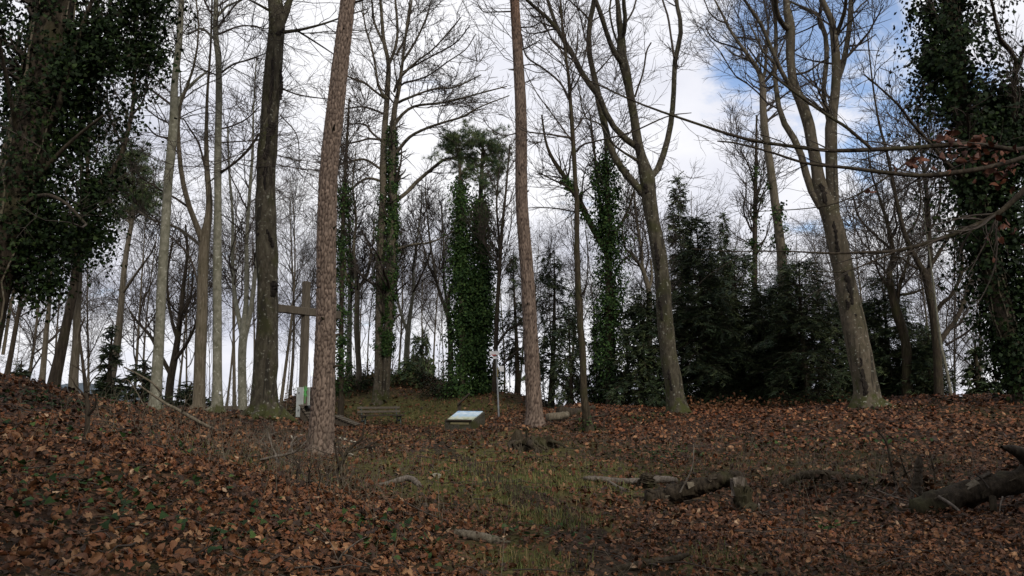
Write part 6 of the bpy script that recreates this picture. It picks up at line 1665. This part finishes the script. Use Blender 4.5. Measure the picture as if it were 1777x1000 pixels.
for j, pts in enumerate([[(1125, 868, 6, 11), (1105, 862, 4, 11.05), (1090, 866, 2, 11.1)], [(1140, 868, 9, 10.9), (1120, 878, 7, 10.85), (1100, 880, 3, 10.8)], [(1180, 855, 3.4, 10.8), (1200, 815, 2.6, 10.7), (1203, 790, 2, 10.7), (1204, 770, 1.4, 10.7)]]):
    b = np.array(pts, float); p = catmull(np.hstack([W(b[:, 0], b[:, 1], b[:, 3]), (b[:, 2] * 0.5 * b[:, 3] / FPX)[:, None]]), 10)
    V, F = tubes(p[None, :, :3], p[None, :, 3], 6); mk('root' if j < 2 else 'side_twig', V - lbs, F, M_MOSSY if j < 2 else M_DEAD, lg)

lg, lbs, P_, R_ = log('fallen_log', 'thick mossy rotten log lying in shade at the right edge', [(1588, 893, 40, 9.5), (1610, 884, 46, 9.5), (1650, 866, 40, 9.5), (1710, 850, 38, 9.5), (1760, 836, 40, 9.5), (1830, 815, 46, 9.5), (1920, 795, 48, 9.6)], M_ROT, 2, flakes=18, lump=0.2)
for nm, pts, mt in [('broken_stub', [(1800, 815, 26, 9.5), (1775, 790, 24, 9.4), (1755, 780, 16, 9.35), (1738, 776, 5, 9.3)], M_DARK), ('side_branch', [(1628, 862, 6, 9.35), (1650, 875, 5, 9.25), (1668, 890, 4, 9.15), (1684, 906, 3, 9.1)], M_DEAD), ('peg', [(1722, 862, 12, 9.35), (1724, 880, 11, 9.3), (1726, 903, 9, 9.3)], M_MOSSY), ('side_branch', [(1716, 848, 4, 9.4), (1704, 832, 3.4, 9.4), (1692, 822, 2.4, 9.4)], M_TWIG), ('side_branch', [(1740, 862, 3, 9.3), (1735, 885, 2.6, 9.25), (1742, 905, 2, 9.2)], M_DEAD)]:
    b = np.array(pts, float); p = catmull(np.hstack([W(b[:, 0], b[:, 1], b[:, 3]), (b[:, 2] * 0.5 * b[:, 3] / FPX)[:, None]]), 12)
    V, F = tubes(p[None, :, :3], p[None, :, 3], 8); mk(nm, V - lbs, F, mt, lg)
lg, lbs, P_, R_ = log('snag', 'short broken upright snag behind the rotten log', [(1592, 868, 22, 10.6), (1591, 845, 17, 10.6), (1593, 825, 13, 10.6), (1594, 805, 12, 10.6), (1596, 793, 7, 10.6)], M_DARK, 3, 'stump', on_ground=False)
log('fallen_branch', 'grey brown split trunk section lying flat behind the broken mossy log', [(1012, 830, 5, 12.6), (1030, 831, 10, 12.5), (1070, 835, 10, 12.4), (1110, 836, 12, 12.3), (1150, 832, 12, 12.3), (1175, 834, 8, 12.2)], M_DEAD, 4)
log('mossy_stump', 'small round mossy stump sitting on the split trunk section', [(1122, 850, 30, 12.0), (1122, 838, 30, 12.0), (1124, 826, 20, 12.0), (1125, 821, 8, 12.0)], M_MOSSY, 5, 'stump', lump=0.3, on_ground=False)
log('fallen_branch', 'forked stick poking out under the split trunk section', [(1058, 836, 4, 12.0), (1075, 847, 6, 11.8), (1090, 858, 7, 11.6)], M_DEAD, 6)
log('fallen_branch', 'curved grey barkless branch arching beside the grass', [(652, 846, 5, 11.3), (668, 841, 8, 11.3), (690, 834, 9, 11.3), (708, 830, 10, 11.3), (720, 835, 10, 11.2), (728, 843, 9, 11.1)], M_DEAD, 7)
log('fallen_log', 'half buried mossy trunk in the brush between the two rotten logs', [(1358, 842, 9, 12.2), (1390, 826, 13, 12.2), (1430, 824, 15, 12.1), (1480, 832, 14, 12.0), (1530, 846, 10, 11.9)], M_MOSSY, 8)
log('fallen_branch', 'brown broken branch lying in the leaves at the very front, beside the path', [(1055, 992, 10, 6.75), (1090, 985, 13, 6.75), (1130, 978, 14, 6.8), (1165, 972, 12, 6.85), (1195, 962, 6, 6.9)], M_MOSSY, 9)
log('fallen_log', 'half sunken rotten log in front of the leafy slope, near the bottom centre', [(790, 925, 12, 8.2), (820, 930, 16, 8.1), (850, 937, 17, 8.0), (885, 945, 8, 7.9)], M_ASH, 10)
log('fallen_log', 'dark log seen end-on beside the slim pine', [(972, 713, 17, 23.2), (985, 716, 17, 23.6), (1005, 717, 15, 24.2), (1030, 716, 12, 25)], M_DARK, 11)
log('fallen_log', 'greyish log lying below the dark end-on log', [(950, 724, 12, 22.2), (965, 723, 13, 22.4), (985, 720, 11, 22.7)], M_ASH, 12)
log('fallen_branch', 'thin dark pole lying on the leaves right of the slender young tree', [(960, 738, 2.4, 21.6), (1000, 727, 3, 22.2), (1040, 722, 3, 22.8), (1082, 711, 2, 24)], M_DARK, 13, k=8)
log('fallen_branch', 'half rotten branch lying below the dirt patch on the left slope', [(268, 745, 9, 13.2), (280, 750, 9, 13), (295, 757, 8, 12.8)], M_DEAD, 14)

# rotten stump in front of the slim pine
c = hit(922, 778)
st = thing('rotten_stump', 'mossy rotten stump with jagged hollow rim below the slim pine', 'stump', c)
rng = RS(66)
k = 44
a = np.arange(k) * 2 * math.pi / k
rin = 0.31 * (0.7 + 0.6 * rng.random(k)); jag = 0.10 + 0.3 * rng.random(k) ** 2 * (0.4 + 0.6 * np.sin(a * 2 + 0.6) ** 2)
rows = [(1.35, -0.12), (1.1, 0.08), (0.98, 0.6), (0.9, 1.0), (0.66, 0.95), (0.5, 0.35), (0.1, 0.15)]
V = np.concatenate([np.stack([rin * f * np.cos(a) * 1.25, rin * f * np.sin(a) * 0.8, np.where(h < 0, h, h * jag)], 1) + rng.normal(size=(k, 3)) * 0.03 for f, h in rows])
ix = np.arange(len(rows) * k).reshape(len(rows), k); nx = np.roll(ix, -1, 1)
mk('stump_shell', V, np.stack([ix[:-1], nx[:-1], nx[1:], ix[1:]], -1).reshape(-1, 4), M_MOSSY, st, smooth=False)
for j in range(7):
    an = rng.uniform(-3.0, 0.2); p = np.array([[0.4 * math.cos(an), 0.3 * math.sin(an), 0.14], [0.62 * math.cos(an), 0.48 * math.sin(an), 0.09], [0.7 * math.cos(an + 0.2), 0.5 * math.sin(an + 0.2), 0.0], [0.8 * math.cos(an + 0.2), 0.6 * math.sin(an + 0.2), -0.1]])
    p = catmull(p, 8); V, F = tubes(p[None], np.linspace(0.045, 0.012, 8)[None], 7, 1 + 0.5 * (rng.random((1, 8, 7)) - 0.5)); mk('root', V, F, M_MOSSY if j % 2 else M_DARK, st)


# dead saplings, shrubs, leaning branch
def shrub(name, label, px, py, stems, seed, mat=M_DARK, cat='shrub', n2=14, n3=50, scale=1.0, Y=None):
    rng = RS(9000 + seed)
    c = hit(px, py)
    root = thing(name, label, cat, c)
    sc_ = []
    for s in stems:
        b = np.array(s, float)
        u = np.linspace(0, 1, len(b)); Yv = c[1] + u * rng.uniform(-0.3, 0.3)
        P = W(b[:, 0], b[:, 1], Yv); R = b[:, 2] * (0.8 if name == 'thorn_shrub' else 0.55) * Yv / FPX
        Q = catmull(np.hstack([P, R[:, None]]), 14)
        V, F = tubes(Q[None, :, :3], Q[None, :, 3], 7, 1 + 0.25 * (rng.random((1, 14, 7)) - 0.5)); mk('stem', V - c, F, mat, root)
        sc_.append(Q)
    if n2:
        S = np.stack(sc_)
        p2, r2 = grow(rng, S[..., :3], S[..., 3], n2, 0.25, 1, 0.15 * scale, 0.5 * scale, 0.7, 0.05, 6, 0.5, 0.2, 0.0028)
        p3, r3 = grow(rng, p2, r2, n3, 0.2, 1, 0.08 * scale, 0.28 * scale, 0.7, 0.05, 4, 0.6, 0.2, 0.002)
        V, F = joinvf([tubes(p2, r2, 4), tubes(p3, r3, 3)]); mk('twigs', V - c, F, mat, root, kind='stuff')
    return root


shrub('dead_sapling', 'dead broken sapling with a snapped leaning tip on the left leafy slope', 152, 765, [[(152, 768, 11), (151, 745, 8), (153, 715, 7), (150, 690, 6.5), (147, 660, 6), (141, 610, 4), (138, 575, 3), (148, 550, 2)], [(154, 720, 4.6), (163, 708, 4), (167, 695, 3.6), (165, 688, 2)], [(149, 680, 3), (160, 660, 2), (175, 645, 1.4)]], 1, M_DARK, n2=8, n3=24)
shrub('dead_branch', 'long dead branch leaning downhill across the left slope', 410, 765, [[(215, 637, 2.4), (240, 650, 3), (265, 665, 3), (280, 682, 2), (275, 690, 1.5)], [(240, 668, 2.6), (290, 702, 4.4), (310, 712, 5), (345, 732, 5.5), (380, 750, 5), (418, 768, 3)], [(316, 714, 3.4), (322, 700, 3), (330, 690, 1.8)], [(212, 662, 1.6), (222, 660, 1.8), (237, 680, 1.6), (250, 705, 1.4)]], 2, M_ASH, 'dead branch', n2=14, n3=34)
shrub('thorn_shrub', 'dark leafless thorny shrub in front of the plated pine foot, right side', 578, 838, [[(576, 840, 4), (578, 826, 4.4), (592, 808, 4), (600, 790, 3.6), (606, 778, 2.6), (628, 760, 2), (632, 735, 1.4)], [(590, 812, 2.6), (584, 790, 2.2), (580, 765, 1.6)], [(602, 786, 2.4), (625, 778, 2), (650, 775, 1.4)], [(597, 800, 2), (588, 775, 1.6), (600, 755, 1.2)]], 3, M_DARK, n2=22, n3=80)
shrub('thorn_shrub', 'tangled bare grey twigs low on the slope left of the plated pine', 478, 812, [[(476, 815, 3), (480, 795, 3), (472, 775, 2), (465, 750, 1.6)], [(452, 798, 2.4), (480, 792, 3), (510, 785, 2.4), (530, 768, 2), (542, 752, 1.2)], [(486, 822, 2), (482, 800, 2.4), (476, 792, 2)], [(508, 786, 2), (505, 770, 1.6), (515, 757, 1.2)]], 4, M_DEAD, n2=24, n3=80)
shrub('thorn_shrub', 'thin upright bramble shoots at the grassy edge of the left slope', 540, 850, [[(540, 852, 2), (536, 830, 1.8), (540, 805, 1.4)], [(550, 852, 2), (556, 830, 1.6), (552, 810, 1.2)], [(520, 850, 1.8), (515, 828, 1.5), (519, 806, 1.2)], [(562, 850, 1.8), (570, 832, 1.4), (566, 818, 1.1)]], 5, M_TWIG, n2=26, n3=80)
shrub('thorn_shrub', 'slim bare shoots standing beside the broken snag', 1552, 850, [[(1556, 852, 4), (1553, 830, 3), (1545, 800, 2.4), (1538, 768, 2), (1520, 745, 1.4)], [(1585, 850, 2.4), (1570, 815, 2), (1562, 790, 1.4)], [(1620, 855, 2.4), (1622, 825, 1.8), (1612, 780, 1.2)]], 6, M_DARK, n2=12, n3=40)
shrub('dead_branch', 'pale brittle twigs strewn under the snag and log end', 1570, 880, [[(1500, 860, 2), (1530, 868, 2.4), (1560, 875, 2.2)], [(1520, 850, 1.8), (1550, 862, 2.2), (1585, 872, 2)], [(1578, 848, 2.4), (1595, 862, 2.2), (1610, 875, 2)], [(1560, 890, 2.4), (1572, 878, 2), (1586, 870, 1.6)]], 7, M_DEAD, 'dead branch', n2=12, n3=30)
shrub('dead_branch', 'long thin twigs lying over the leaf litter, bottom centre left', 760, 905, [[(700, 870, 1.8), (735, 888, 2.2), (780, 905, 2.4), (830, 915, 1.8)], [(715, 905, 1.6), (760, 912, 2), (800, 915, 2)], [(735, 868, 1.6), (728, 890, 1.8), (740, 918, 1.6)]], 8, M_TWIG, 'dead branch', n2=10, n3=26)
shrub('dead_branch', 'straight thin stick lying on the leaves in the bottom left corner', 340, 975, [[(283, 992, 2.4), (330, 968, 3), (380, 938, 2.6)]], 9, M_TWIG, 'dead branch', n2=3, n3=8)
shrub('dead_branch', 'slender curved stick propped on the leaves left of the bottom centre', 600, 985, [[(578, 1000, 2), (592, 965, 2.6), (618, 942, 2.4), (640, 930, 1.6)]], 10, M_DEAD, 'dead branch', n2=3, n3=8)
